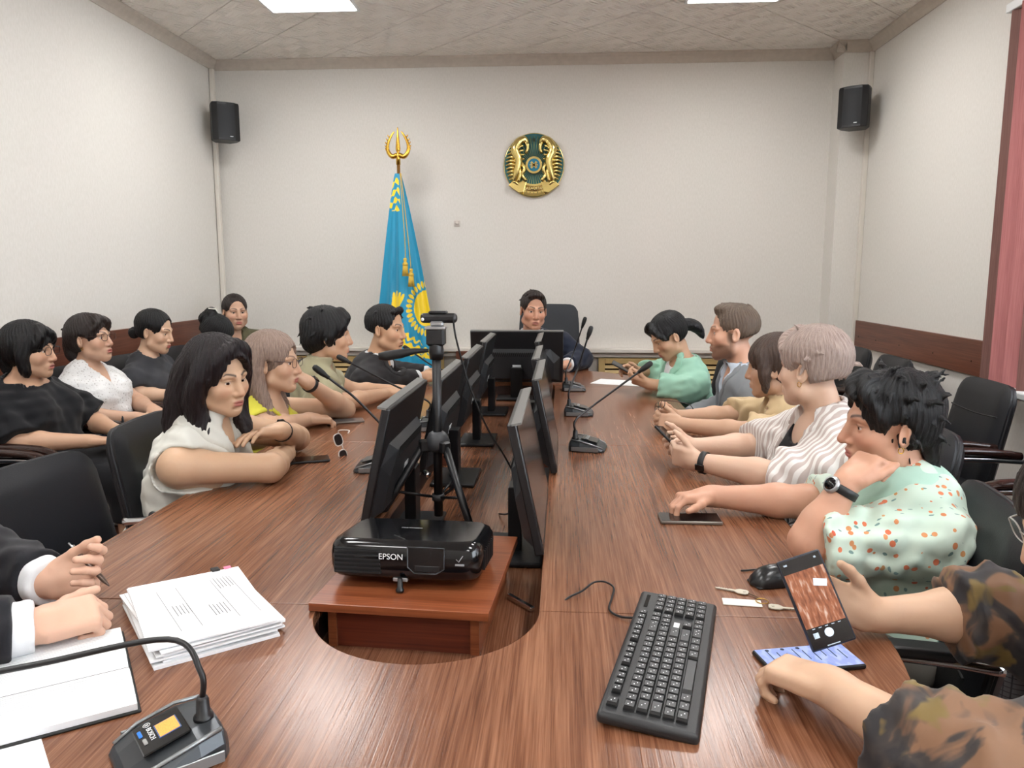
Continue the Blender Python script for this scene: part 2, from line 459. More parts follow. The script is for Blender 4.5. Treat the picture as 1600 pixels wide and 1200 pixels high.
# legs: slab pedestals and modesty panels
for y in (1.0, 2.86, 4.8):
    for sd in (-1, 1):
        tl(MB().box((TX + sd * 0.36, y, (TZ - TT) / 2), (0.36, 0.03, TZ - TT), bevel=0.002).build('table_leg', EDGE))
for sd in (-1, 1):
    tl(MB().box((TX + sd * 0.30, (Y0 + Y1) / 2, 0.40), (0.02, 3.4, 0.5), bevel=0.002).build('modesty_panel', EDGE))
# ------------------------------------------------------------------ shared materials
BLACKP = plain('black_plastic', (18, 19, 22), 0.42, bump=0.05, bscale=400)
GREYP = plain('dark_grey_plastic', (58, 60, 64), 0.5, bump=0.08, bscale=500)
GLOSSB = plain('gloss_black', (10, 11, 14), 0.12)
CHROME = plain('chrome', (205, 208, 212), 0.12, 1.0)
SILVER = plain('silver_plastic', (168, 170, 172), 0.3, 0.7)
GOLD = plain('gold', (214, 168, 70), 0.25, 1.0)
PAPER = plain('paper_white', (232, 234, 236), 0.7)
RUBBER = plain('rubber_black', (14, 14, 15), 0.6)
WHITEPRINT = plain('white_print', (222, 224, 226), 0.5)
def leather():
    N = Nodes('black_leather'); v = N.coord(); f = N.noise(v, 260, 3); b = N.noise(v, 7, 3)
    N.set(color=lin((18, 20, 25)), rough=0.46, spec=0.38); N.bump(N.math('ADD', N.math('MULTIPLY', f, 0.3), b), 0.18, 0.006); return N.m
LEATHER = leather()
ARMWOOD = wood('dark_arm_wood', (26, 14, 11), (42, 24, 20), (56, 34, 28), 0.22, axis=1, gs=1.0, bump=0.03)

# ------------------------------------------------------------------ chairs (face +Y, origin on the floor under the seat)
def cushion(m, w, h, t, M, crown=0.02, rc=0.06, nu=14, nv=14, taper=0.0):
    """padded panel in local XY, thickness along Z, rounded corners; M places it"""
    def shape(u, v):
        x, y = u * w / 2, v * h / 2
        # round the corners
        ax, ay = abs(x) - (w / 2 - rc), abs(y) - (h / 2 - rc)
        if ax > 0 and ay > 0:
            l = math.hypot(ax, ay); k = rc * max(ax, ay) / l / rc if l > 0 else 1
            x = math.copysign(w / 2 - rc + ax * k, x); y = math.copysign(h / 2 - rc + ay * k, y)
        return x * (1 - taper * (v + 1) / 2), y
    us = [-1 + 2 * i / nu for i in range(nu + 1)]; vs = [-1 + 2 * j / nv for j in range(nv + 1)]
    for s in (1, -1):
        P = []
        for v in vs:
            row = []
            for u in us:
                x, y = shape(u, v)
                e = max(0.0, 1 - max(abs(u), abs(v)) ** 8)
                z = s * (t / 2 * (0.35 + 0.65 * e ** 0.5) + crown * (1 - u * u) * (1 - v * v))
                row.append(M @ Vector((x, y, z)))
            P.append(row if s > 0 else row[::-1])
        m.grid(P)
    # rim
    ring = [(u, -1) for u in us] + [(1, v) for v in vs[1:]] + [(u, 1) for u in us[::-1][1:]] + [(-1, v) for v in vs[::-1][1:-1]]
    P = [[M @ Vector((*shape(u, v), s * t / 2 * 0.35)) for u, v in ring] for s in (1, -1)]
    m.grid(P, close_u=True)
    return m
def bend_back(o, k):
    for v in o.data.vertices:
        v.co.y += k * (v.co.x ** 2)
def make_chair(arm, label, high=False, fabric=None):
    mat = fabric or LEATHER
    r = empty('conference_chair'); tag(r, label, 'chair')
    s = cushion(MB(), 0.45, 0.50, 0.10, Matrix.Translation((0, 0.02, 0.44)), 0.015).build('seat', mat, r)
    bh = 0.72 if high else 0.475
    tilt = R(12)
    M = Matrix.Translation((0, -0.235, 0.45 + bh / 2)) @ Matrix.Rotation(R(90) + tilt, 4, 'X')
    b = cushion(MB(), 0.47, bh, 0.065, M, 0.012, 0.07, taper=0.10).build('backrest', mat, r); bend_back(b, 0.35)
    # welt around the edge and stitched seams
    nz = M.to_3x3() @ Vector((0, 0, 1))
    w = MB(); pts = []
    for k in range(41):
        t = 2 * math.pi * k / 40; c_, s_ = math.cos(t), math.sin(t); e = 0.28
        x = math.copysign(abs(c_) ** e, c_) * 0.234; y = math.copysign(abs(s_) ** e, s_) * bh / 2 * 0.995
        x *= 1 - 0.10 * (y / (bh / 2) + 1) / 2
        p = M @ Vector((x, y, 0)); p.y += 0.35 * p.x ** 2; pts.append(p)
    w.tube(pts, 0.006, 6, caps=False).build('piping', mat, b)
    for yy in ((-0.09, 0.1) if arm == 'wood' else (-0.1,)):
        q = MB(); seam = []
        for k in range(13):
            x = -0.19 + 0.38 * k / 12; u, v = x / 0.235, yy / (bh / 2)
            dip = -0.012 * math.sin(math.pi * (k / 12)) if arm == 'wood' else 0.0
            z = -(0.065 / 2 + 0.012 * (1 - u * u) * (1 - v * v)) + 0.001
            p = M @ Vector((x, yy + dip, z)); p.y += 0.35 * p.x ** 2; seam.append(p)
        q.tube(seam, 0.0035, 5).build('seam', RUBBER, b)
    if not high:
        for sd in (-1, 1):
            x = sd * 0.238
            # cantilever chrome tube: floor runner, front upright, arm support
            pts = smooth_path([(x, -0.24, 0.016), (x, 0.0, 0.016), (x, 0.20, 0.016), (x, 0.262, 0.04), (x, 0.275, 0.12), (x, 0.262, 0.40), (x, 0.25, 0.60), (x, 0.215, 0.648), (x, 0.15, 0.658), (x, -0.10, 0.655), (x, -0.22, 0.648)], 5)
            MB().tube(pts, 0.0125, 8, flat=(1, 1)).build('side_frame', CHROME, r)
            if arm == 'wood':
                P = []
                for k in range(15):
                    t = k / 14; y = -0.19 + 0.49 * t; z = 0.672 + 0.018 * math.sin(math.pi * min(1, t * 1.1)) - 0.05 * max(0, t - 0.72) ** 1.3 * 4
                    wd = 0.023 * (0.75 + 0.5 * math.sin(math.pi * t)); th = 0.016
                    P.append([Vector((x + wd * math.cos(a), y, z + th * math.sin(a))) for a in (2 * math.pi * q / 10 for q in range(10))])
                m = MB(); m.grid(P, close_u=True); m.bm.faces.new([v for v in list(m.bm.verts)[:10]]); m.bm.faces.new([v for v in list(m.bm.verts)[-10:]])
                m.build('armrest', ARMWOOD, r)
            else:
                MB().box((x, -0.0, 0.672), (0.05, 0.27, 0.024), bevel=0.009, seg=3).build('armrest', BLACKP, r)
        m = MB()
        for yy in (-0.24,): m.tube([(-0.245, yy, 0.016), (0.245, yy, 0.016)], 0.0125, 8)
        for yy in (-0.12, 0.16): m.tube([(-0.236, yy + 0.0, 0.385), (0.236, yy, 0.385)], 0.011, 8)
        m.tube([(-0.245, 0.26, 0.385), (-0.236, 0.16, 0.385)], 0.01, 6).tube([(0.245, 0.26, 0.385), (0.236, 0.16, 0.385)], 0.01, 6)
        m.build('cross_bar', CHROME, r)
        m = MB()
        for sd in (-1, 1): m.box((sd * 0.12, -0.222, 0.45), (0.04, 0.012, 0.22), (R(-8), 0, 0), bevel=0.003)
        m.build('back_bracket', CHROME, r)
    else:
        MB().tube([(0, 0, 0.10), (0, 0, 0.40)], 0.03, 12).build('gas_lift', BLACKP, r)
        for k in range(5):
            a = 2 * math.pi * k / 5 + 0.3
            MB().tube([(0, 0, 0.10), (0.16 * math.cos(a), 0.16 * math.sin(a), 0.085), (0.30 * math.cos(a), 0.30 * math.sin(a), 0.06)], [0.03, 0.022, 0.016], 8).build('base_arm', BLACKP, r)
            MB().lathe([(0, -0.02), (0.028, -0.02), (0.03, 0), (0.028, 0.02), (0, 0.02)], (0.30 * math.cos(a), 0.30 * math.sin(a), 0.03), 12, (R(90), 0, a)).build('caster', RUBBER, r)
        for sd in (-1, 1):
            MB().box((sd * 0.29, 0.02, 0.66), (0.06, 0.26, 0.03), bevel=0.012, seg=3).tube([(sd * 0.29, 0.0, 0.65), (sd * 0.29, 0.0, 0.46), (sd * 0.2, 0.0, 0.42)], 0.016, 8).build('armrest', BLACKP, r)
    return r
def put(proto, used, x, y, ang, label, group):
    """ang: world angle of the facing direction in degrees"""
    r = proto if not used else copy_tree(proto)
    used.append(1)
    r.location = (x, y, 0); r.rotation_euler = (0, 0, R(ang - 90)); tag(r, label, 'chair', group); return r
cw = make_chair('wood', 'chair'); uw = []
for x, y, a, lb in [(-2.26, 2.60, 0, 'empty black leather chair with dark wood arms, nearest on the left wall'),
                    (-2.28, 3.16, 0, 'black leather wall chair under the woman in black with glasses'),
                    (-2.28, 3.70, 0, 'black leather wall chair under the woman in white lace blouse'),
                    (-2.28, 4.24, 0, 'black leather wall chair under the woman in dark grey tee'),
                    (-2.24, 4.78, 0, 'black leather wall chair under the person in blue'),
                    (-2.22, 5.46, -45, 'black leather corner chair under the woman in olive shirt')]:
    put(cw, uw, x, y, a, lb, 'chairs along the left wall')
for x, y, a, lb in [(1.62, 5.03, 180, 'empty black leather chair with dark wood arms, farthest along right wall'),
                    (1.62, 4.47, 180, 'empty black leather chair second from the corner pillar on right wall'),
                    (1.62, 3.50, 180, 'empty black leather chair below the right end of the wall board'),
                    (1.64, 2.88, 180, 'empty black leather chair below the window blind at right edge'),
                    (1.72, 2.05, 180, 'black leather chair by the window under the person in checked trousers')]:
    put(cw, uw, x, y, a, lb, 'chairs along the right wall')
cp = make_chair('pad', 'chair'); up = []
for x, y, a, lb in [(-1.09, 1.75, -10, 'empty black leather chair nearest the camera at left frame edge'),
                    (-1.12, 2.42, 3, 'black leather chair with chrome arms under woman in white sleeveless blouse'),
                    (-1.20, 2.98, 4, 'black leather chair under woman in yellow top'),
                    (-1.20, 3.56, 6, 'black leather chair under woman in khaki polo'),
                    (-1.16, 4.20, -4, 'black leather chair behind man in charcoal suit'),
                    (-1.34, 1.10, 14, 'black leather chair under man writing at bottom left'),
                    (0.74, 4.35, 195, 'black leather chair behind woman in mint blazer'),
                    (0.94, 3.72, 178, 'black leather chair behind man in grey blazer'),
                    (0.93, 3.10, 178, 'black leather chair under woman in beige shirt'),
                    (0.90, 2.48, 178, 'black leather chair under woman in striped shirt'),
                    (0.67, 1.70, 170, 'black leather chair with piping behind woman in patterned mint shirt'),
                    (1.02, 1.02, 163, 'black leather chair under woman holding phone in dark floral blouse')]:
    put(cp, up, x, y, a, lb, 'chairs around the conference table')
FAB = plain('grey_fabric', (52, 54, 58), 0.9, bump=0.3, bscale=300, var=0.1)
ce = make_chair('pad', 'grey fabric high-back swivel chair behind the man at table head', high=True, fabric=FAB)
ce.name = 'swivel_chair'; ce.location = (-0.10, 5.42, 0); ce.rotation_euler = (0, 0, R(-90 - 90))

# ------------------------------------------------------------------ monitors
def make_monitor(label, w=0.54, h=0.312):
    r = empty('monitor'); tag(r, label, 'monitor')
    MB().box((0, 0, 0.007), (0.23, 0.155, 0.014), bevel=0.005, seg=2).build('base', BLACKP, r)
    MB().prism([(-0.035, -0.012), (0.035, -0.012), (0.028, 0.022), (-0.028, 0.022)], 0.012, 0.185).build('neck', BLACKP, r, bevel=0.003)
    T = Matrix.Translation((0, 0.045, 0.245)) @ Matrix.Rotation(R(12), 4, 'X')
    p = MB().box((0, 0, 0), (w, 0.022, h), bevel=0.004, seg=2).build('panel', plain('monitor_black', (20, 21, 24), 0.38), r); p.data.transform(T)
    s = MB().box((0, 0.0116, 0.006), (w - 0.016, 0.0012, h - 0.028)).build('screen', plain('monitor_screen', (12, 12, 14), 0.16), p); s.data.transform(T)
    MB_ = MB().box((0, 0.0112, h / 2 - 0.002), (w, 0.023, 0.005)); e = MB_.build('bezel_edge', plain('bezel_silver', (118, 118, 116), 0.4, 0.3), p); e.data.transform(T)
    # moulded back: tapered hump with a row of vents
    m = MB(); lo = []; 
    ring0 = [(-w / 2 + 0.02, -h / 2 + 0.012), (w / 2 - 0.02, -h / 2 + 0.012), (w / 2 - 0.02, 0.0), (w * 0.36, h * 0.16), (-w * 0.36, h * 0.16), (-w / 2 + 0.02, 0.0)]
    ring1 = [(-w * 0.40, -h / 2 + 0.03), (w * 0.40, -h / 2 + 0.03), (w * 0.40, -0.03), (w * 0.31, h * 0.10), (-w * 0.31, h * 0.10), (-w * 0.40, -0.03)]
    P = [[Vector((x, -0.011, z)) for x, z in ring0], [Vector((x, -0.034, z)) for x, z in ring1]]
    m.grid(P, smooth=False, close_u=True); m.bm.faces.new(list(m.bm.verts)[6:12])
    b = m.build('back_cover', plain('monitor_back', (38, 40, 43), 0.5, bump=0.1, bscale=500), r, bevel=0.003); b.data.transform(T)
    v = MB()
    for k in range(26): v.box((-0.15 + 0.3 * k / 25, -0.0345, h * 0.075), (0.005, 0.002, 0.028), (0, R(18), 0))
    o = v.build('vent_slots', plain('vent_black', (6, 6, 7), 0.8), b); o.data.transform(T)
    o = MB().box((0, -0.0348, -0.055), (0.05, 0.001, 0.03)).build('sticker', WHITEPRINT, b); o.data.transform(T)
    o = MB().box((0.19, -0.0118, -0.10), (0.012, 0.002, 0.05)).build('port_row', plain('vent_black', (6, 6, 7), 0.8), b); o.data.transform(T)
    return r
mon = make_monitor('monitor'); first = True
for x, y, a, lb in [(-0.425, 2.13, 180, 'black monitor nearest the camera in left row, back toward channel'),
                    (-0.375, 2.66, 180, 'black monitor second from camera in left row behind tripod'),
                    (-0.365, 3.28, 180, 'black monitor third from camera in left row'),
                    (-0.365, 3.98, 180, 'black monitor farthest in left row near the table head'),
                    (-0.125, 1.95, 0, 'black monitor nearest the camera in right row with dark screen'),
                    (-0.10, 2.68, 0, 'black monitor second from camera in right row beside microphone'),
                    (-0.125, 3.26, 0, 'black monitor third from camera in right row'),
                    (-0.14, 4.02, 0, 'black monitor farthest in right row, only its edge showing'),
                    (-0.265, 4.42, 90, 'black monitor facing the man at the head of the table')]:
    o = mon if first else copy_tree(mon); first = False
    o.location = (x, y, SZ); o.rotation_euler = (0, 0, R(a - 90)); tag(o, lb, 'monitor', 'monitors in the table channel')

# ------------------------------------------------------------------ gooseneck microphones
MICS = plain('mic_silver', (142, 146, 148), 0.3, 0.6); MICD = plain('mic_dark', (62, 66, 70), 0.32, 0.35)
def make_mic(x, y, a, tip, bend, label, display=False):
    """base wedge faces local +Y (towards the speaker); tip/bend are world points"""
    r = empty('desk_microphone', (x, y, TZ), R(a - 90)); tag(r, label, 'microphone', 'gooseneck desk microphones')
    Mi = r.matrix_basis.copy() if False else (Matrix.Translation((x, y, TZ)) @ Matrix.Rotation(R(a - 90), 4, 'Z'))
    inv = Mi.inverted()
    # wedge body: high at the back (-Y), thin at the front
    prof = [(-0.064, 0.0), (0.064, 0.0)]
    P = []
    for y_, hw, zt in [(-0.062, 0.046, 0.028), (-0.055, 0.056, 0.043), (-0.02, 0.066, 0.040), (0.03, 0.067, 0.027), (0.062, 0.058, 0.014), (0.07, 0.045, 0.008)]:
        P.append([Vector((hx, y_, z)) for hx, z in ((-hw, 0.0), (-hw, zt * 0.55), (-hw * 0.86, zt * 0.95), (-hw * 0.4, zt * 1.06), (hw * 0.4, zt * 1.06), (hw * 0.86, zt * 0.95), (hw, zt * 0.55), (hw, 0.0))])
    m = MB(); m.grid(P, smooth=False, close_u=True); vs = list(m.bm.verts); m.bm.faces.new(vs[:8]); m.bm.faces.new(vs[-8:][::-1])
    b = m.build('base', MICD, r, bevel=0.003)
    for s in (-1, 1):
        m = MB(); m.tube([(s * 0.05, -0.052, 0.043), (s * 0.058, -0.02, 0.0405), (s * 0.059, 0.03, 0.0275), (s * 0.05, 0.062, 0.0145)], 0.0028, 6)
        m.build('trim', MICS, b); MB().box((s * 0.0655, 0.0, 0.012), (0.003, 0.10, 0.016), bevel=0.001).build('side_strip', MICS, b)
    zt = lambda yy: 0.0425 - 0.26 * max(0, yy + 0.02)
    pm = Matrix.Translation((0.0, 0.012, 0.0385)) @ Matrix.Rotation(R(-13.5), 4, 'X')
    fp = MB().box((0, 0, 0), (0.072, 0.062, 0.004), bevel=0.0015).build('face_plate', GLOSSB, b); fp.data.transform(pm)
    if display:
        pm2 = pm @ Matrix.Rotation(R(180), 4, 'Z')
        LCD = Nodes('orange_display'); v = LCD.coord((900, 900, 1)); f = LCD.noise(v, 1.0, 2)
        cc = LCD.ramp(f, [(0.50, lin((236, 148, 70))), (0.62, lin((196, 112, 50)))]); LCD.set(color=cc, rough=0.3, emit_color=cc, emit=0.55)
        o = MB().box((0, -0.009, 0.0025), (0.031, 0.026, 0.0012)).build('display', LCD.m, fp); o.data.transform(pm)
        o = MB().box((0, -0.009, 0.0021), (0.034, 0.029, 0.001)).build('display_frame', plain('blue_trim', (60, 96, 150), 0.3), fp); o.data.transform(pm)
        text_mesh('lettering', 'BOSCH', 0.0095, WHITEPRINT, fp, pm @ Matrix.Translation((0.004, 0.012, 0.0022)) @ Matrix.Rotation(R(180), 4, 'Z'))
        MB().tube([(0.0045 * math.cos(t), 0.0045 * math.sin(t), 0.0026) for t in (2 * math.pi * k / 16 for k in range(17))], 0.0006, 4, caps=False).box((0, 0, 0.0026), (0.002, 0.005, 0.0006)).build('logo_mark', WHITEPRINT, fp).data.transform(pm @ Matrix.Translation((0.027, 0.012, 0)))
        o = MB().box((0.014, 0.024, 0.0026), (0.016, 0.005, 0.002), bevel=0.001).build('button', plain('blue_button', (40, 120, 210), 0.4), fp); o.data.transform(pm)
        o = MB().box((-0.008, 0.022, 0.0026), (0.014, 0.005, 0.002), bevel=0.001).build('button', plain('grey_button', (150, 150, 148), 0.4), fp); o.data.transform(pm)
    else:
        for k in range(3):
            o = MB().box((-0.02 + 0.02 * k, -0.012, 0.003), (0.014, 0.012, 0.003), bevel=0.001).build('button', MICS, fp); o.data.transform(pm)
    root = Vector((-0.012 if display else 0.032, -0.040, 0.042))
    MB().lathe([(0.0, 0), (0.0135, 0), (0.013, 0.006), (0.0095, 0.008), (0.0085, 0.030), (0.0065, 0.034), (0, 0.034)], root, 14).build('socket', BLACKP, r)
    t = inv @ Vector(tip); q = inv @ Vector(bend)
    path = smooth_path([root + Vector((0, 0, 0.03)), root + Vector((0, 0, 0.07)), q, q.lerp(t, 0.5), t], 8)
    MB().tube(path, 0.0042, 8).build('gooseneck', BLACKP, r)
    d = (t - q).normalized(); rot = d.to_track_quat('Z', 'Y').to_matrix()
    MB().lathe([(0.0, -0.012), (0.0065, -0.012), (0.0075, 0.0), (0.0085, 0.004), (0.0105, 0.012), (0.0115, 0.03), (0.0105, 0.046), (0.006, 0.052), (0, 0.053)], t - d * 0.03, 14, rot).build('capsule', RUBBER, r)
    return r
make_mic(0.095, 2.80, -10, (0.315, 2.86, 1.055), (0.115, 2.84, 0.905), 'grey gooseneck microphone nearest on right half with steeply leaning stem')
make_mic(0.075, 3.50, -5, (0.125, 3.52, 1.135), (0.068, 3.53, 0.95), 'grey gooseneck microphone in the middle of the three on right half')
make_mic(0.062, 4.24, 0, (0.118, 4.24, 1.135), (0.06, 4.27, 0.95), 'grey gooseneck microphone farthest on right half by the table head')
make_mic(-0.615, 2.46, 186, (-0.80, 2.46, 1.08), (-0.69, 2.50, 0.98), 'gooseneck microphone pointing at woman in yellow, behind nearest left monitor')
make_mic(-0.60, 3.12, 184, (-0.915, 3.12, 1.045), (-0.70, 3.14, 0.93), 'gooseneck microphone pointing at woman in khaki polo')
make_mic(-0.60, 3.92, 184, (-0.80, 3.90, 1.01), (-0.68, 3.94, 0.92), 'gooseneck microphone in front of man in charcoal suit')
make_mic(-0.525, 0.93, 222, (-0.86, 0.865, 0.865), (-0.545, 0.975, 0.893), 'grey gooseneck microphone with orange display at bottom left corner', True)

# ------------------------------------------------------------------ wooden stand and projector
STAND = wood('orange_cherry_laminate', (108, 54, 30), (136, 74, 44), (154, 92, 58), 0.3, axis=0, gs=0.7, bump=0.08)
STANDD = wood('dark_cherry_laminate', (78, 32, 20), (100, 44, 27), (118, 56, 34), 0.35, axis=0, gs=0.7, bump=0.05)
st = empty('projector_stand', (-0.294, 1.575, SZ), R(-4)); tag(st, 'orange brown wooden box stand under the black projector', 'stand')
MB().box((0, 0, 0.0955), (0.352, 0.425, 0.017), bevel=0.001).build('top_board', STAND, st)
for s in (-1, 1): MB().box((s * 0.143, 0.01, 0.0435), (0.017, 0.375, 0.087)).build('side_board', STAND, st)
MB().box((0, -0.165, 0.0435), (0.268, 0.016, 0.087)).build('front_board', STANDD, st)
MB().box((0, 0.19, 0.0435), (0.268, 0.016, 0.087)).build('rear_board', STANDD, st)
rail = MB().box((0, 0, 0), (0.012, 0.09, 0.012), (0, 0, R(40)), bevel=0.002).build('metal_bar', CHROME, loc=(-0.088, 1.62, SZ + 0.0065)); tag(rail, 'short shiny metal bar lying in the channel beside the wooden stand', 'metal bar')
PR = empty('projector', (-0.308, 1.545, SZ + 0.1045), rot=(R(-6), 0, R(-3))); tag(PR, 'glossy black video projector on the wooden stand', 'projector')
def projector():
    w, d, h = 0.316, 0.215, 0.077; z0 = 0.013
    P = []
    n = 40
    def sup(k, e, a, b):
        t = 2 * math.pi * k / n; c_, s_ = math.cos(t), math.sin(t)
        return (math.copysign(abs(c_) ** e, c_) * a, math.copysign(abs(s_) ** e, s_) * b)
    for z, f in [(0.0, 0.93), (0.006, 0.965), (0.02, 0.99), (0.045, 1.0), (0.06, 0.985), (0.071, 0.945), (0.077, 0.87)]:
        P.append([Vector((*sup(k, 0.25, w / 2 * f, d / 2 * f), z0 + z)) for k in range(n)])
    m = MB(); m.grid(P, close_u=True); vs = list(m.bm.verts); m.bm.faces.new(vs[:n][::-1]); m.bm.faces.new(vs[-n:])
    b = m.build('body', GLOSSB, PR)
    # front vents (left), lens recess (right)
    yf = -d / 2
    for k in range(6):
        MB().box((-0.093, yf + 0.002, z0 + 0.012 + 0.0085 * k), (0.094, 0.008, 0.003)).build('vent_slat', BLACKP, b)
    MB().box((-0.093, yf + 0.004, z0 + 0.034), (0.098, 0.007, 0.052), bevel=0.002).build('vent_recess', plain('vent_black', (6, 6, 7), 0.8), b)
    m = MB(); lens = [(-0.002, z0 + 0.066), (0.072, z0 + 0.066), (0.072, z0 + 0.024), (0.056, z0 + 0.014), (0.012, z0 + 0.014), (-0.002, z0 + 0.026)]
    m.tube([(x + 0.012, yf - 0.001, z) for x, z in lens] + [(lens[0][0] + 0.012, yf - 0.001, lens[0][1])], 0.0016, 6)
    m.build('lens_frame', plain('lens_trim', (64, 66, 70), 0.25, 0.6), b)
    MB().prism([(x + 0.012, z) for x, z in lens], 0.0, 0.003, Matrix.Translation((0, yf + 0.0015, 0)) @ Matrix.Rotation(R(90), 4, 'X')).build('lens_cover', plain('lens_cover_black', (14, 15, 18), 0.22), b)
    MB().box((0.05, yf - 0.0005, z0 + 0.024), (0.052, 0.004, 0.014), bevel=0.002).build('lens_slide', BLACKP, b)
    text_mesh('lettering', 'EPSON', 0.0165, WHITEPRINT, b, Matrix.Translation((-0.024, yf - 0.0018, z0 + 0.045)) @ Matrix.Rotation(R(90), 4, 'X'))
    m = MB(); m.tube([(0.108, yf + 0.001, z0 + 0.045), (0.113, yf + 0.001, z0 + 0.04), (0.121, yf + 0.0016, z0 + 0.052)], 0.0009, 5)
    m.box((0.115, yf + 0.001, z0 + 0.034), (0.018, 0.002, 0.0035)); m.build('emblem_print', plain('grey_print', (150, 152, 156), 0.5), b)
    text_mesh('lettering', 'MULTIMEDIA', 0.008, plain('grey_print', (150, 152, 156), 0.5), b, Matrix.Translation((-0.01, 0.01, z0 + 0.0772)))
    MB().tube([(-0.03, -0.06, z0 + 0.0772), (0.0, -0.09, z0 + 0.0765), (0.005, -0.104, z0 + 0.066)], 0.0012, 5).build('top_seam', BLACKP, b)
    for k in range(9): MB().box((w / 2 - 0.002, -0.06 + 0.014 * k, z0 + 0.034), (0.006, 0.004, 0.04)).build('side_vent', BLACKP, b)
    m = MB(); m.box((-0.006, yf + 0.012, z0 - 0.002), (0.03, 0.016, 0.007), bevel=0.001); m.build('foot_button', SILVER, b)
    m = MB(); m.lathe([(0, -0.0235), (0.008, -0.0235), (0.009, -0.019), (0.006, -0.015), (0.005, 0.004), (0, 0.004)], (-0.004, yf - 0.004, z0), 12); m.build('front_foot', BLACKP, b)
    for s in (-1, 1): MB().lathe([(0, -0.0185), (0.008, -0.0185), (0.009, -0.012), (0.006, 0.002), (0, 0.002)], (s * 0.115, 0.08, z0 + 0.0135), 12).build('rear_foot', RUBBER, b)
projector()
for ch in PR.children_recursive: pass

# ------------------------------------------------------------------ tripod with webcam
TP = empty('tripod', (-0.342, 2.06, SZ)); tag(TP, 'black photo tripod standing in the channel behind the projector', 'tripod')
MB().tube([(0, 0, 0.06), (0, 0, 0.545)], 0.0125, 12).build('centre_column', BLACKP, TP)
MB().lathe([(0, 0.245), (0.02, 0.245), (0.032, 0.255), (0.034, 0.275), (0.024, 0.295), (0.016, 0.30), (0, 0.30)], n=18).build('leg_collar', GREYP, TP)
for a in (-50, 75, 200):
    c_, s_ = math.cos(R(a)), math.sin(R(a))
    lg = MB().box((0.034 * c_, 0.034 * s_, 0.262), (0.036, 0.026, 0.034), (0, 0, R(a)), bevel=0.005).tube([(0.04 * c_, 0.04 * s_, 0.265), (0.2 * c_, 0.2 * s_, 0.012)], 0.0105, 10).build('leg', BLACKP, TP)
    MB().sphere((0.201 * c_, 0.201 * s_, 0.0125), 0.012, 10, 6).build('rubber_foot', RUBBER, lg)
    MB().tube([(0.014 * c_, 0.014 * s_, 0.115), (0.115 * c_, 0.115 * s_, 0.138)], 0.004, 6).build('brace', BLACKP, TP)
MB().lathe([(0, 0.105), (0.018, 0.105), (0.018, 0.122), (0, 0.122)], n=14).build('brace_ring', GREYP, TP)
MB().tube(smooth_path([(0.02, -0.01, 0.235), (0.045, -0.015, 0.20), (0.045, -0.015, 0.15), (0.02, -0.01, 0.125)], 4), 0.005, 6).build('crank_handle', BLACKP, TP)
MB().lathe([(0, 0), (0.008, 0), (0.008, 0.03), (0, 0.03)], (-0.035, -0.01, 0.185), 10, (R(90), 0, R(30))).build('lock_knob', CHROME, TP)
hd = MB().lathe([(0, 0.50), (0.018, 0.50), (0.021, 0.52), (0.018, 0.545), (0.014, 0.555), (0, 0.555)], n=16).box((0, 0, 0.562), (0.05, 0.04, 0.05), bevel=0.006).build('pan_head', BLACKP, TP)
MB().box((0, 0, 0.586), (0.055, 0.05, 0.008), bevel=0.002).build('quick_plate', SILVER, hd)
MB().tube([(-0.02, -0.01, 0.525), (-0.055, -0.02, 0.524), (-0.09, -0.028, 0.518), (-0.13, -0.035, 0.512), (-0.15, -0.038, 0.511)], [0.005, 0.008, 0.0125, 0.0135, 0.009], 12).build('pan_handle', RUBBER, TP)
WC = empty('webcam', (-0.338, 2.06, SZ + 0.591)); tag(WC, 'black webcam mounted on top of the tripod', 'webcam')
MB().box((0.004, 0, 0.021), (0.10, 0.026, 0.027), bevel=0.010, seg=3).build('webcam_body', BLACKP, WC)
MB().box((0.002, 0.004, 0.036), (0.05, 0.03, 0.008), bevel=0.003).build('clip', BLACKP, WC)
MB().lathe([(0, 0), (0.0045, 0), (0.0045, 0.001), (0, 0.001)], (-0.038, -0.0135, 0.018), 12, (R(90), 0, 0)).build('label_dot', WHITEPRINT, WC)
MB().box((0, -0.008, 0.006), (0.036, 0.02, 0.014), bevel=0.004).build('mount_bracket', SILVER, WC)
cb = MB().tube(smooth_path([(0.045, -0.012, 0.016), (0.055, -0.02, -0.04), (0.085, 0.0, -0.16), (0.13, 0.02, -0.28), (0.185, 0.04, -0.38), (0.22, 0.06, -0.47), (0.19, 0.10, -0.55), (0.15, 0.2, -0.588)], 6), 0.0028, 6).build('cable', RUBBER, WC)

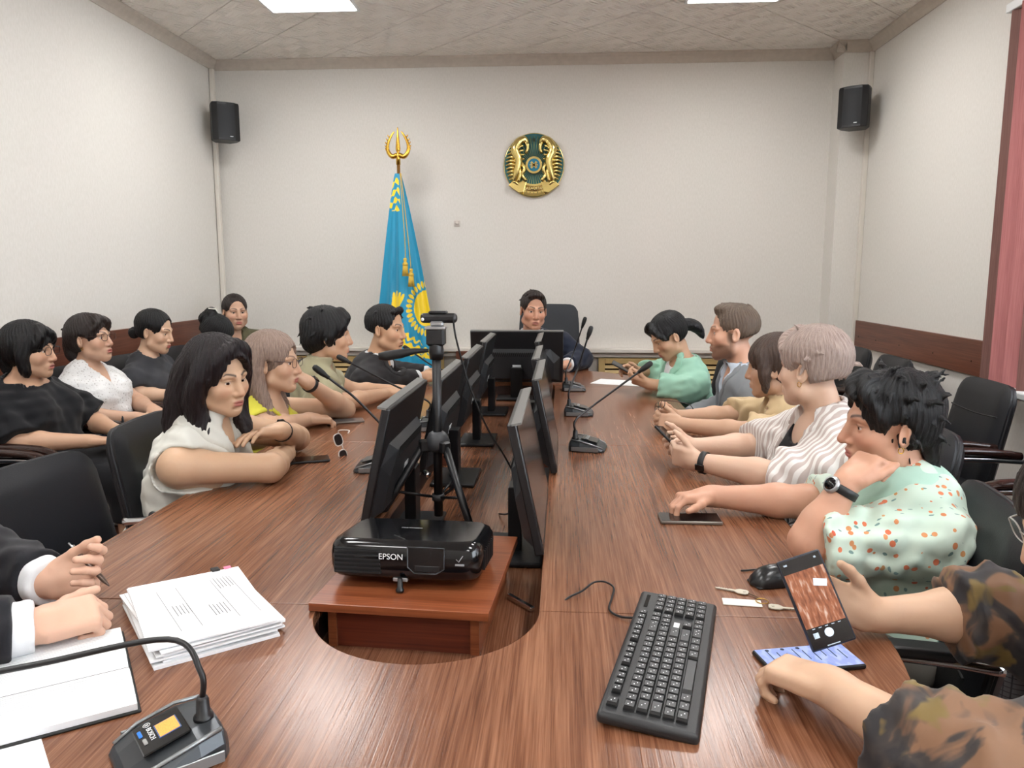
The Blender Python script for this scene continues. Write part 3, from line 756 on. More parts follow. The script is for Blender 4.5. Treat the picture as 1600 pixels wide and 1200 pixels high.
# ------------------------------------------------------------------ keyboard, mouse, cables
def keyboard():
    r = empty('keyboard', (0.178, 1.232, TZ), R(-14 + 90)); tag(r, 'black full-size wired keyboard lying on the near right of the table', 'keyboard')
    # local x runs along the keyboard (left end toward camera), y toward the back edge
    tilt = Matrix.Translation((0, 0, 0.010)) @ Matrix.Rotation(R(4), 4, 'X')
    c = MB().box((0, 0, 0), (0.452, 0.146, 0.018), bevel=0.007, seg=3).build('case', plain('keyboard_black', (34, 35, 37), 0.45, bump=0.1, bscale=600), r); c.data.transform(tilt)
    MB().box((0, -0.066, 0.005), (0.40, 0.01, 0.006)).build('foot', RUBBER, r)
    kc = plain('keycap', (30, 31, 33), 0.38)
    cache = {}
    legends = MB()
    def key(x, y, w=0.0165, h=0.0165, legend=True):
        kk = (round(w, 4), round(h, 4))
        if kk not in cache:
            m = MB(); a, b = w / 2, h / 2
            P = [[Vector((sx * a * f, sy * b * f, z)) for sx, sy in ((-1, -1), (1, -1), (1, 1), (-1, 1))] for f, z in ((1.0, 0), (0.97, 0.004), (0.82, 0.008))]
            m.grid(P, smooth=False, close_u=True); vs = list(m.bm.verts); m.bm.faces.new(vs[-4:])
            o = m.build('key', kc, c); cache[kk] = o
        else:
            o = cache[kk].copy(); col.objects.link(o); o.parent = c
        o.matrix_local = tilt @ Matrix.Translation((x, y, 0.0085))
        if legend:
            for dx, dy, lw in ((-0.0025, 0.002, 0.0026), (0.0028, -0.0022, 0.0024)):
                legends.box((x + dx, y + dy, 0.0167), (lw, 0.0016, 0.0003))
    u = 0.019
    X0 = -0.205
    rows = [(0.030, [1] * 13 + [2]), (0.011, [1.5] + [1] * 12 + [1.5]), (-0.008, [1.75] + [1] * 11 + [2.25]), (-0.027, [1.25] + [1] * 11 + [2.75]), (-0.046, [1.25, 1.25, 1.25, 6.0, 1.25, 1.25, 1.25, 1.5])]
    for y, ws in rows:
        x = X0
        for wv in ws:
            key(x + wv * u / 2, y, wv * u - 0.002, 0.0165, wv < 3); x += wv * u
    x = X0 + u / 2; key(x, 0.055)
    for gstart in (2, 6.5, 11):
        for q in range(4): key(X0 + (gstart + q + 0.0) * u + u / 2 - 0.002, 0.055, 0.0155, 0.014)
    for q in range(3):
        key(0.078 + q * 0.0185 , 0.055, 0.015, 0.014)
        for y in (0.030, 0.011): key(0.078 + q * 0.0185, y)
        key(0.078 + q * 0.0185, -0.046)
    key(0.0965, -0.027)
    for q in range(4):
        for j, y in enumerate((0.030, 0.011, -0.008, -0.027, -0.046)):
            key(0.143 + q * 0.0187, y)
    o = legends.build('key_legends', WHITEPRINT, c); o.data.transform(tilt); o['kind'] = 'stuff'
    o = MB().box((0.178, 0.056, 0.0095), (0.055, 0.007, 0.001), bevel=0.0003).build('status_strip', GLOSSB, c); o.data.transform(tilt)
    o = MB().box((0.0965, -0.008, 0.0095), (0.024, 0.010, 0.0006)).build('logo_plate', WHITEPRINT, c); o.data.transform(tilt)
    MB().tube(smooth_path([(0.13, 0.07, 0.008), (0.135, 0.10, 0.004), (0.16, 0.125, 0.0035), (0.215, 0.13, 0.004), (0.26, 0.135, 0.006), (0.27, 0.155, 0.012), (0.25, 0.175, 0.016), (0.22, 0.192, 0.008), (0.19, 0.215, 0.002), (0.17, 0.226, -0.012)], 6), 0.0022, 6).build('cable', RUBBER, r)
keyboard()
def mouse():
    r = empty('mouse', (0.452, 1.575, TZ), R(-75)); tag(r, 'black wired mouse beside the raised phone', 'mouse')
    P = []
    for k in range(13):
        t = k / 12; y = -0.058 + 0.116 * t
        hw = 0.031 * (1 - (2 * t - 1) ** 4) ** 0.5 * (1 - 0.08 * math.sin(math.pi * t)) + 0.001; hz = 0.036 * (math.sin(math.pi * min(1, 0.12 + t * 0.8)) ** 0.8) * (1 - (2 * t - 1) ** 6) + 0.004
        P.append([Vector((hw * math.cos(a), y, 0.003 + hz * max(0, math.sin(a)))) for a in (math.pi * q / 12 for q in range(13))])
    m = MB(); m.grid(P); b = m.build('shell', plain('mouse_black', (20, 21, 23), 0.28), r)
    MB().box((0, 0, 0.0025), (0.052, 0.104, 0.005), bevel=0.002).build('sole', RUBBER, b)
    MB().lathe([(0, -0.004), (0.010, -0.004), (0.011, 0), (0.010, 0.004), (0, 0.004)], (0, 0.033, 0.027), 14, (0, R(90), 0)).build('wheel', GREYP, b)
    MB().tube(smooth_path([(0, 0.056, 0.010), (0.0, 0.085, 0.004), (-0.02, 0.10, 0.003), (-0.05, 0.085, 0.003), (-0.07, 0.03, 0.003), (-0.072, -0.04, 0.003)], 6), 0.002, 6).build('cable', RUBBER, b)
mouse()

# ------------------------------------------------------------------ phones
def screen_mat(name, a, b, scale=60, emit=0.6, stops=(0.45, 0.55)):
    N = Nodes(name); f = N.noise(N.coord((scale, scale * 2, 1)), 1.0, 2); c = N.ramp(f, [(stops[0], lin(a)), (stops[1], lin(b))])
    N.set(color=(0.01, 0.01, 0.01, 1), rough=0.1, emit_color=c, emit=emit); return N.m
def phone(loc, rz, label, w=0.076, l=0.160, t=0.009, rot=None, case=None, screen=None):
    r = empty('smartphone', loc, rz, rot); tag(r, label, 'phone', 'smartphones')
    b = MB().box((0, 0, t / 2), (w, l, t), bevel=0.0035, seg=3).build('phone_case', case or BLACKP, r)
    MB().box((0, 0, t + 0.0002), (w - 0.006, l - 0.006, 0.0006), bevel=0.0002).build('screen', screen or GLOSSB, b)
    return r
phone((0.34, 1.985, TZ), R(90), 'dark phone lying face up beside the resting hand of the patterned shirt', case=plain('grey_phone_case', (120, 112, 106), 0.3, 0.4), screen=plain('phone_glass_brown', (30, 26, 26), 0.08))
phone((-0.885, 2.545, TZ), R(-68), 'black phone lying on the table by the crossed arms', case=BLACKP)
phone((-0.945, 3.245, TZ), R(-68), 'grey phone lying by the hand of the woman in yellow', case=plain('grey_phone_case', (120, 112, 106), 0.3, 0.4), screen=plain('phone_glass_grey', (92, 92, 94), 0.15))
p2 = phone((0.418, 1.243, TZ), R(-77), 'black phone lying on table with bright blue-white chat screen', 0.078, 0.165, screen=screen_mat('chat_screen', (150, 166, 222), (176, 190, 236), 30, 0.75))
m = MB()
for k in range(9): m.box((-0.012 + 0.006 * (k % 3), -0.062 + 0.0155 * k, 0.0103), (0.03, 0.0016, 0.0003))
for k in range(5): m.lathe([(0, 0), (0.0035, 0), (0.0035, 0.0003), (0, 0.0003)], (-0.029, -0.06 + 0.028 * k, 0.0101), 10)
m.build('chat_lines', plain('chat_ink', (34, 48, 70), 0.6), p2)
def camera_phone():
    M = Matrix.Translation((0.437, 1.285, 0.842))
    # long axis roughly up-left in view; screen faces the camera and up
    up = Vector((-0.30, 0.34, 0.78)).normalized(); nrm = Vector((-0.18, -0.80, 0.50)); nrm = (nrm - up * nrm.dot(up)).normalized(); x = up.cross(nrm)
    rot = Matrix((x, up, nrm)).transposed().to_euler()
    r = phone((0.437, 1.285, 0.842), 0, 'raised dark phone held up showing a live camera picture of table', 0.076, 0.156, 0.011, rot=rot, case=plain('navy_phone_case', (40, 44, 56), 0.5), screen=plain('phone_ui_dark', (30, 27, 28), 0.2))
    t = 0.0114
    N = Nodes('phone_live_picture'); f = N.noise(N.coord((160, 40, 1), (0, 0, R(30))), 1.0, 4); c = N.ramp(f, [(0.35, lin((120, 62, 36))), (0.55, lin((172, 104, 70))), (0.7, lin((222, 190, 170)))])
    N.set(color=(0.01, 0.01, 0.01, 1), rough=0.12, emit_color=c, emit=0.7)
    v = MB().box((0, 0.006, t), (0.068, 0.093, 0.0006)).build('viewfinder', N.m, r)
    lit = Nodes('screen_white').set(color=(0.02, 0.02, 0.02, 1), emit_color=lin((220, 236, 250)), emit=0.8).m
    MB().box((0.018, 0.026, t + 0.0004), (0.022, 0.012, 0.0004), (0, 0, R(-20))).build('picture_card', lit, v)
    MB().lathe([(0, 0), (0.0075, 0), (0.0075, 0.0004), (0, 0.0004)], (0, -0.054, t - 0.0002), 18).build('shutter_button', lit, r)
    m = MB(); m.box((-0.022, -0.054, t - 0.0001), (0.009, 0.009, 0.0004)).box((0, -0.0735, t - 0.0001), (0.022, 0.0015, 0.0004))
    for k in range(5): m.box((-0.022 + 0.011 * k, -0.043, t - 0.0001), (0.005, 0.0012, 0.0004))
    m.box((-0.026, 0.068, t - 0.0001), (0.006, 0.003, 0.0004)).box((0.026, 0.068, t - 0.0001), (0.004, 0.003, 0.0004)); m.build('screen_icons', lit, r)
    return r
camera_phone()

# ------------------------------------------------------------------ keys and tag
def key_ring():
    r = empty('key_ring', (0.40, 1.475, TZ)); tag(r, 'two steel keys on a ring with a blank white tag', 'keys')
    nick = plain('key_nickel', (196, 190, 174), 0.3, 0.6)
    def key(x, y, a, name='key'):
        M = Matrix.Translation((x, y, 0.002)) @ Matrix.Rotation(R(a), 4, 'Z')
        ol = [(0.0, -0.011), (0.014, -0.011), (0.020, -0.006), (0.022, -0.0035), (0.032, -0.0035)]
        for k in range(5): ol += [(0.034 + k * 0.005, -0.0035), (0.036 + k * 0.005, -0.0012)]
        ol += [(0.062, 0.0), (0.058, 0.0035), (0.022, 0.0035), (0.020, 0.006), (0.014, 0.011), (0.0, 0.011), (-0.005, 0.006), (-0.005, -0.006)]
        MB().prism(ol, 0, 0.002, M).lathe([(0, 0), (0.003, 0), (0.003, 0.0004), (0, 0.0004)], M @ Vector((0.003, 0, 0.0021)), 10).build(name, nick, r)
    key(0.012, -0.022, -12); key(-0.022, 0.042, 158)
    MB().box((-0.040, -0.004, 0.0015), (0.075, 0.030, 0.002), (0, 0, R(-6)), bevel=0.0006).build('white_tag', plain('tag_white', (226, 224, 216), 0.45), r)
    MB().tube([(0.0 + 0.012 * math.cos(t), 0.0 + 0.012 * math.sin(t), 0.004) for t in (2 * math.pi * k / 20 for k in range(21))], 0.0011, 5, caps=False).build('ring', plain('brass', (176, 140, 66), 0.3, 0.9), r)
    MB().tube(smooth_path([(0.0, 0.012, 0.003), (-0.005, 0.022, 0.003), (-0.012, 0.032, 0.003), (-0.018, 0.04, 0.003)], 4), 0.0013, 5).build('chain', plain('brass_dark', (96, 74, 50), 0.4, 0.8), r)
key_ring()

# ------------------------------------------------------------------ papers and notebook
def sheet(name, loc, rz, label, w=0.21, l=0.297, t=0.001, z=TZ):
    o = MB().box((0, 0, t / 2), (w, l, t)).build(name, PAPER, loc=(loc[0], loc[1], z)); o.rotation_euler = (0, 0, rz); tag(o, label, 'paper'); return o
ps = empty('paper_stack', (-0.68, 1.33, TZ), R(40)); tag(ps, 'thick stack of printed white sheets with black and pink clips', 'papers')
rng = random.Random(4)
for k in range(11):
    MB().box((rng.uniform(-0.006, 0.006), rng.uniform(-0.008, 0.008), 0.0018 + k * 0.0032), (0.210, 0.297, 0.003), (0, 0, R(rng.uniform(-4, 4) if k < 10 else -4))).build('sheet', PAPER, ps)
INK = plain('ink_grey', (70, 72, 78), 0.7)
m = MB(); zt = 0.0368
for k in range(5):
    m.box((-0.045 + 0.0062 * k, -0.02, zt), (0.0009, 0.05 - 0.004 * (k % 3), 0.0003)); m.box((0.012 + 0.0062 * k, -0.055, zt), (0.0009, 0.055 - 0.006 * (k % 3), 0.0003)); m.box((0.052 + 0.0062 * k, 0.065, zt), (0.0009, 0.06 - 0.007 * (k % 3), 0.0003))
for x in (-0.055, -0.02, 0.045, 0.082): m.box((x, -0.01, zt), (0.0006, 0.20, 0.0003))
m.build('printed_lines', INK, ps)
MB().box((0.07, 0.142, 0.026), (0.016, 0.018, 0.026), bevel=0.001).build('binder_clip', BLACKP, ps)
MB().box((0.094, 0.132, 0.034), (0.014, 0.026, 0.002), (R(12), 0, 0)).build('pink_tab', plain('pink_tab', (226, 120, 150), 0.6), ps)
nb = empty('notebook', (-0.795, 1.085, TZ), R(-55)); tag(nb, 'open lined notebook with black cover under the writing hand', 'notebook')
MB().box((0, 0, 0.002), (0.30, 0.215, 0.004), bevel=0.0015).build('cover', RUBBER, nb)
for s in (-1, 1):
    P = [[Vector((s * (0.001 + 0.144 * u), v * 0.103, 0.004 + 0.013 * (1 - (1 - u) ** 6) * (1 - 0.25 * u))) for u in (i / 12 for i in range(13))] for v in (-1, 1)]
    m = MB(); m.grid(P); m.grid([[Vector((p.x, p.y, 0.004)) for p in P[0]], P[0]]); m.grid([[Vector((p.x, p.y, 0.004)) for p in P[1]], P[1]])
    m.grid([[Vector((s * 0.145, -0.103, 0.004)), Vector((s * 0.145, 0.103, 0.004))], [P[0][-1], P[1][-1]]]); pg = m.build('page_block', PAPER, nb)
    ln = MB()
    for k in range(20): ln.box((s * (0.02 + 0.006 * k), 0, 0.0172 - 0.0007 * k * 0.25), (0.0006, 0.19, 0.0004))
    ln.build('ruled_lines', plain('rule_grey', (186, 188, 194), 0.7), pg)
sheet('paper_sheet', (-0.79, 0.80), R(-48), 'white sheet at the bottom left corner of the table')
sheet('paper_sheet', (0.34, 4.55), R(70), 'white sheet under the hands of the woman in mint')
def spectacles(r, frame, lens, sc=1.0, thin=0.0012, temples=True, wid=0.048, hgt=0.036):
    for s in (-1, 1):
        ring = [(s * (0.034 + wid / 2 * math.copysign(abs(math.cos(t)) ** 0.7, math.cos(t))) * sc, 0.0, hgt / 2 * sc * math.copysign(abs(math.sin(t)) ** 0.7, math.sin(t))) for t in (2 * math.pi * k / 24 for k in range(25))]
        MB().tube(ring, thin, 5, caps=False).build('rim', frame, r)
        MB().prism([(p[0], p[2]) for p in ring[:-1]], -0.0005, 0.0005, Matrix.Rotation(R(90), 4, 'X')).build('lens', lens, r)
        if temples: MB().tube(smooth_path([(s * 0.059 * sc, 0, 0.008), (s * 0.070 * sc, -0.012, 0.009), (s * 0.076 * sc, -0.09, 0.006), (s * 0.074 * sc, -0.115, -0.012)], 5), thin * 1.1, 5).build('temple', frame, r)
    MB().tube([(-0.010 * sc, 0, 0.006), (0, 0.003, 0.009), (0.010 * sc, 0, 0.006)], thin, 5).build('bridge', frame, r)
CLEARL = Nodes('lens_clear').set(color=(1, 1, 1, 1), rough=0.02, trans=1.0, ior=1.02, spec=0.8).m
sg = empty('eyeglasses', (-0.785, 2.63, TZ + 0.03), rot=(R(-25), R(75), R(20))); spectacles(sg, plain('white_frame', (214, 208, 204), 0.3), plain('smoky_lens', (50, 44, 44), 0.1), 0.9, 0.0022)
tag(sg, 'white-rimmed eyeglasses standing folded on the left half of table', 'eyeglasses')

# ------------------------------------------------------------------ loudspeakers
def speaker(loc, rz, label, flip=1):
    r = empty('loudspeaker', loc, rz); tag(r, label, 'loudspeaker', 'wall loudspeakers')
    P = []
    for z, f in ((-0.135, 0.94), (-0.128, 1.0), (0.12, 1.0), (0.135, 0.96)):
        P.append([Vector((x * f, y, z)) for x, y in ((-0.095, -0.0), (-0.098, -0.075), (-0.06, -0.098), (0, -0.105), (0.06, -0.098), (0.098, -0.075), (0.095, 0.0), (0.06, 0.07), (-0.06, 0.07))])
    m = MB(); m.grid(P, smooth=False, close_u=True); vs = list(m.bm.verts); m.bm.faces.new(vs[:9][::-1]); m.bm.faces.new(vs[-9:])
    b = m.build('cabinet', BLACKP, r, bevel=0.004)
    m = MB(); m.grid([[Vector((x, y - 0.003, z)) for x, y in ((-0.088, -0.078), (-0.055, -0.0975), (0, -0.104), (0.055, -0.0975), (0.088, -0.078))] for z in (-0.118, 0.118)])
    N = Nodes('speaker_grille'); f = N.noise(N.coord((700, 700, 700)), 1.0, 1); N.set(color=lin((26, 28, 32)), rough=0.6); N.bump(f, 0.6, 0.001)
    m.build('grille', N.m, b)
    MB().box((0.03, -0.1085, -0.108), (0.022, 0.003, 0.007), bevel=0.001).build('logo_badge', SILVER, b)
    MB().box((0, 0.10, 0.0), (0.05, 0.07, 0.05), bevel=0.004).box((0, 0.135, 0), (0.07, 0.012, 0.13), bevel=0.003).build('wall_bracket', BLACKP, r)
    return r
speaker((-2.53, 5.78, 2.495), R(35), 'black loudspeaker high in the left back corner')
speaker((1.99, 5.62, 2.505), R(-35), 'black loudspeaker high on the right corner pillar')

# ------------------------------------------------------------------ vertical blinds at the right edge
def blinds():
    r = empty('vertical_blind', (2.05, 2.4, 0.85)); tag(r, 'brown and pink vertical blind hanging at the right window', 'blind')
    N = Nodes('blind_fabric'); f = N.noise(N.coord((300, 300, 6)), 1.0, 3); N.set(color=N.ramp(f, [(0.3, lin((104, 70, 64))), (0.7, lin((126, 88, 80)))]), rough=0.8); N.set(sheen=0.1)
    PK = Nodes('blind_fabric_pink'); f = PK.noise(PK.coord((300, 300, 6)), 1.0, 3); PK.set(color=PK.ramp(f, [(0.3, lin((158, 96, 94))), (0.7, lin((178, 114, 110)))]), rough=0.8)
    MB().box((0, 0, 1.75), (0.045, 3.0, 0.04), bevel=0.003).build('head_rail', WHITEP, r)
    s0 = None
    for k in range(26):
        y = 1.40 - k * 0.112
        if s0 is None:
            P = [[Vector((0.006 * math.cos(u * 3), u * 0.058, z)) for u in (-1, -0.5, 0, 0.5, 1)] for z in (0.0, 0.03, 0.031, 1.73)]
            P2 = [[p + Vector((0.0016, 0, 0)) for p in row] for row in P]
            m = MB(); m.grid(P); m.grid([q[::-1] for q in P2]); s0 = o = m.build('slat', N.m, r)
        elif k == 1:
            o = s0.copy(); o.data = s0.data.copy(); o.data.materials.clear(); o.data.materials.append(PK.m); col.objects.link(o); o.parent = r; s1 = o
        else: o = (s0 if k % 3 == 0 else s1).copy(); col.objects.link(o); o.parent = r
        o.location = (0, y, 0); o.rotation_euler = (0, 0, R(12 if k == 0 else 52))
    c = MB()
    for k in range(26):
        for q in range(9):
            t = q / 8; c.sphere((-0.01, 1.40 - k * 0.112 - 0.056 + 0.09 * (t - 0.5), 0.012 - 0.03 * math.sin(math.pi * t)), 0.0028, 6, 4)
    c.build('bead_chain', plain('bead_white', (210, 212, 214), 0.4), r)['kind'] = 'stuff'
blinds()
# ------------------------------------------------------------------ flag
def flag():
    r = empty('flag', (-1.19, 5.72, 0)); tag(r, 'draped sky blue flag with yellow sun on a standing pole', 'flag')
    MB().lathe([(0, 0), (0.16, 0), (0.16, 0.02), (0.05, 0.05), (0.02, 0.08), (0, 0.08)], n=28).build('base', GOLD, r)
    brass = plain('brass_pole', (190, 146, 92), 0.3, 0.9)
    MB().tube([(0, 0, 0.05), (-0.02, 0.0, 2.24)], 0.0125, 12).build('pole', brass, r)
    # finial: spear point between two feathered wings
    m = MB(); m.lathe([(0.0, -0.02), (0.016, -0.02), (0.016, 0.055), (0.013, 0.06), (0.010, 0.068), (0.016, 0.078), (0.0175, 0.10), (0.012, 0.16), (0.004, 0.24), (0, 0.25)], (-0.02, 0, 2.195), 16)
    fin = m.build('finial', GOLD, r)
    for s in (-1, 1):
        pts = smooth_path([(-0.02 + s * 0.008, 0, 2.245), (-0.02 + s * 0.045, 0, 2.235), (-0.02 + s * 0.075, 0, 2.275), (-0.02 + s * 0.072, 0, 2.33), (-0.02 + s * 0.045, 0, 2.385), (-0.02 + s * 0.025, 0, 2.41)], 5)
        n = len(pts); MB().tube(pts, [0.018 * (1 - 0.85 * (i / (n - 1)) ** 1.3) + 0.001 for i in range(n)], 8).build('finial_wing', GOLD, fin)
        m = MB()
        for k in range(7):
            p = pts[6 + k * 2]; m.tube([p, p + Vector((s * 0.016, -0.004, 0.004 + 0.002 * k)), p + Vector((s * 0.019, 0, 0.022))], [0.005, 0.0045, 0.001], 6)
        m.build('feather', GOLD, fin)
    # cloth: vertex-coloured print on a folded sheet
    nu, nv = 150, 300
    zt, zb = 2.11, 0.42
    U, V = np.meshgrid(np.linspace(-1, 1, nu), np.linspace(0, 1, nv))
    hw = 0.022 + 0.275 * V ** 0.86
    cx = -0.018 + 0.055 * V
    X = cx + U * hw
    fold = 0.5 * np.sin(U * 5.2 + 1.0 + 1.2 * V) + 0.3 * np.sin(U * 10.5 + 2.2 - 1.5 * V) + 0.18 * np.sin(U * 17 + 4.0)
    Y = -0.035 - 0.05 * V - 0.075 * V * (1 - U * U) - 0.042 * fold * np.minimum(1, V * 2.2) * (0.5 + 0.5 * V)
    Z = zt - (zt - zb) * V - 0.03 * np.abs(U) * V + 0.02 * np.sin(U * 8) * V
    co = np.stack([X, Y, Z], -1).reshape(-1, 3)
    idx = np.arange(nu * nv).reshape(nv, nu)
    q = np.stack([idx[:-1, :-1], idx[1:, :-1], idx[1:, 1:], idx[:-1, 1:]], -1).reshape(-1, 4)
    me = bpy.data.meshes.new('cloth'); me.from_pydata(co.tolist(), [], q.tolist()); me.polygons.foreach_set('use_smooth', [True] * len(q))
    # print in cloth space (metres): x across, z up
    px, pz = X, Z
    blue = np.array(lin((0, 142, 182))[:3]); yel = np.array(lin((248, 214, 20))[:3])
    c = np.tile(blue, (nv, nu, 1))
    sx, sz = 0.19, 1.135
    dx, dz = (px - sx) / 0.098, (pz - sz) / 0.135; rr = np.hypot(dx, dz); th = np.arctan2(dz, dx)
    mask = rr < 1.0
    ph = ((th / (2 * np.pi) * 32) % 1.0) - 0.5
    t = (rr - 1.14) / 0.42
    wr = 0.40 * np.clip(1 - np.abs(t * 2 - 0.9) ** 2.0, 0, 1) ** 0.7
    mask |= (t > 0) & (t < 1) & (np.abs(ph) < wr)
    # eagle: wing tips at upper left, sweeping curves below the sun
    for k in range(4):
        ax, az = -0.065 + 0.016 * k, 1.09 + 0.02 * k; bx, bz = -0.055 + 0.027 * k, 1.265 - 0.012 * abs(k - 1)
        ux, uz = bx - ax, bz - az; L = math.hypot(ux, uz); s_ = ((px - ax) * ux + (pz - az) * uz) / L / L; d_ = np.abs((px - ax) * uz - (pz - az) * ux) / L
        mask |= (s_ > 0) & (s_ < 1) & (d_ < 0.008 * np.sqrt(np.clip(1 - (2 * s_ - 1) ** 2, 0, 1)) + 0.004)
    for r0, a0, a1, wd in ((0.262, 190, 262, 0.013), (0.315, 205, 290, 0.018), (0.355, 240, 285, 0.012)):
        R_ = np.hypot((px - sx) / 0.86, pz - sz); T_ = np.degrees(np.arctan2(pz - sz, (px - sx) / 0.86)) % 360
        tt = np.clip((T_ - a0) / (a1 - a0), 0, 1)
        mask |= (T_ > a0) & (T_ < a1) & (np.abs(R_ - r0 + 0.012 * np.sin(T_ * 0.5)) < wd * np.sin(np.pi * tt) + 0.002)
    mask |= (np.hypot(px - 0.20, (pz - 0.79) / 0.6) < 0.045) & (np.sin(px * 220) > -0.3)
    # hoist ornament near the top: curls in a band along the left edge
    band = (V > 0.015) & (V < 0.16) & (U < 0.15)
    k1 = np.cos((pz - 2.1) * 95 + 2.2 * np.sin(px * 60)) + 0.8 * np.sin(px * 150 + pz * 30)
    mask |= band & (k1 > 0.15)
    c[mask] = yel
    a = me.color_attributes.new('print', 'FLOAT_COLOR', 'POINT')
    a.data.foreach_set('color', np.concatenate([c.reshape(-1, 3), np.ones((nu * nv, 1))], 1).ravel())
    N = Nodes('flag_satin'); at = N.new('ShaderNodeAttribute', attribute_name='print'); N.set(color=at.outputs['Color'], rough=0.38, sheen=0.3); me.materials.append(N.m)
    o = bpy.data.objects.new('cloth', me); col.objects.link(o); o.parent = r
    sol = o.modifiers.new('thick', 'SOLIDIFY'); sol.thickness = 0.002
    cord = MB()
    cord.tube(smooth_path([(0.0, -0.045, 2.11), (0.02, -0.085, 1.9), (0.045, -0.135, 1.62), (0.052, -0.165, 1.50)], 6), 0.003, 6)
    cord.tube(smooth_path([(0.006, -0.045, 2.11), (0.035, -0.085, 1.9), (0.075, -0.14, 1.58), (0.092, -0.17, 1.43)], 6), 0.003, 6)
    cord.build('cord', plain('gold_cord', (206, 170, 60), 0.6), r)
    for x, z in ((0.052, 1.50), (0.094, 1.425)):
        tas = MB().lathe([(0, 0.0), (0.010, 0.0), (0.014, -0.012), (0.010, -0.024), (0.012, -0.03), (0.020, -0.04), (0.020, -0.05), (0.015, -0.056), (0, -0.056)], (x, -0.175, z), 14).build('tassel', plain('gold_cord', (206, 170, 60), 0.6), r)
        m = MB()
        for k in range(16):
            a_ = 2 * math.pi * k / 16; m.tube([(x + 0.014 * math.cos(a_), -0.175 + 0.014 * math.sin(a_), z - 0.05), (x + 0.021 * math.cos(a_), -0.175 + 0.021 * math.sin(a_), z - 0.13)], 0.0035, 5)
        m.build('fringe', plain('gold_cord', (206, 170, 60), 0.6), tas)
flag()

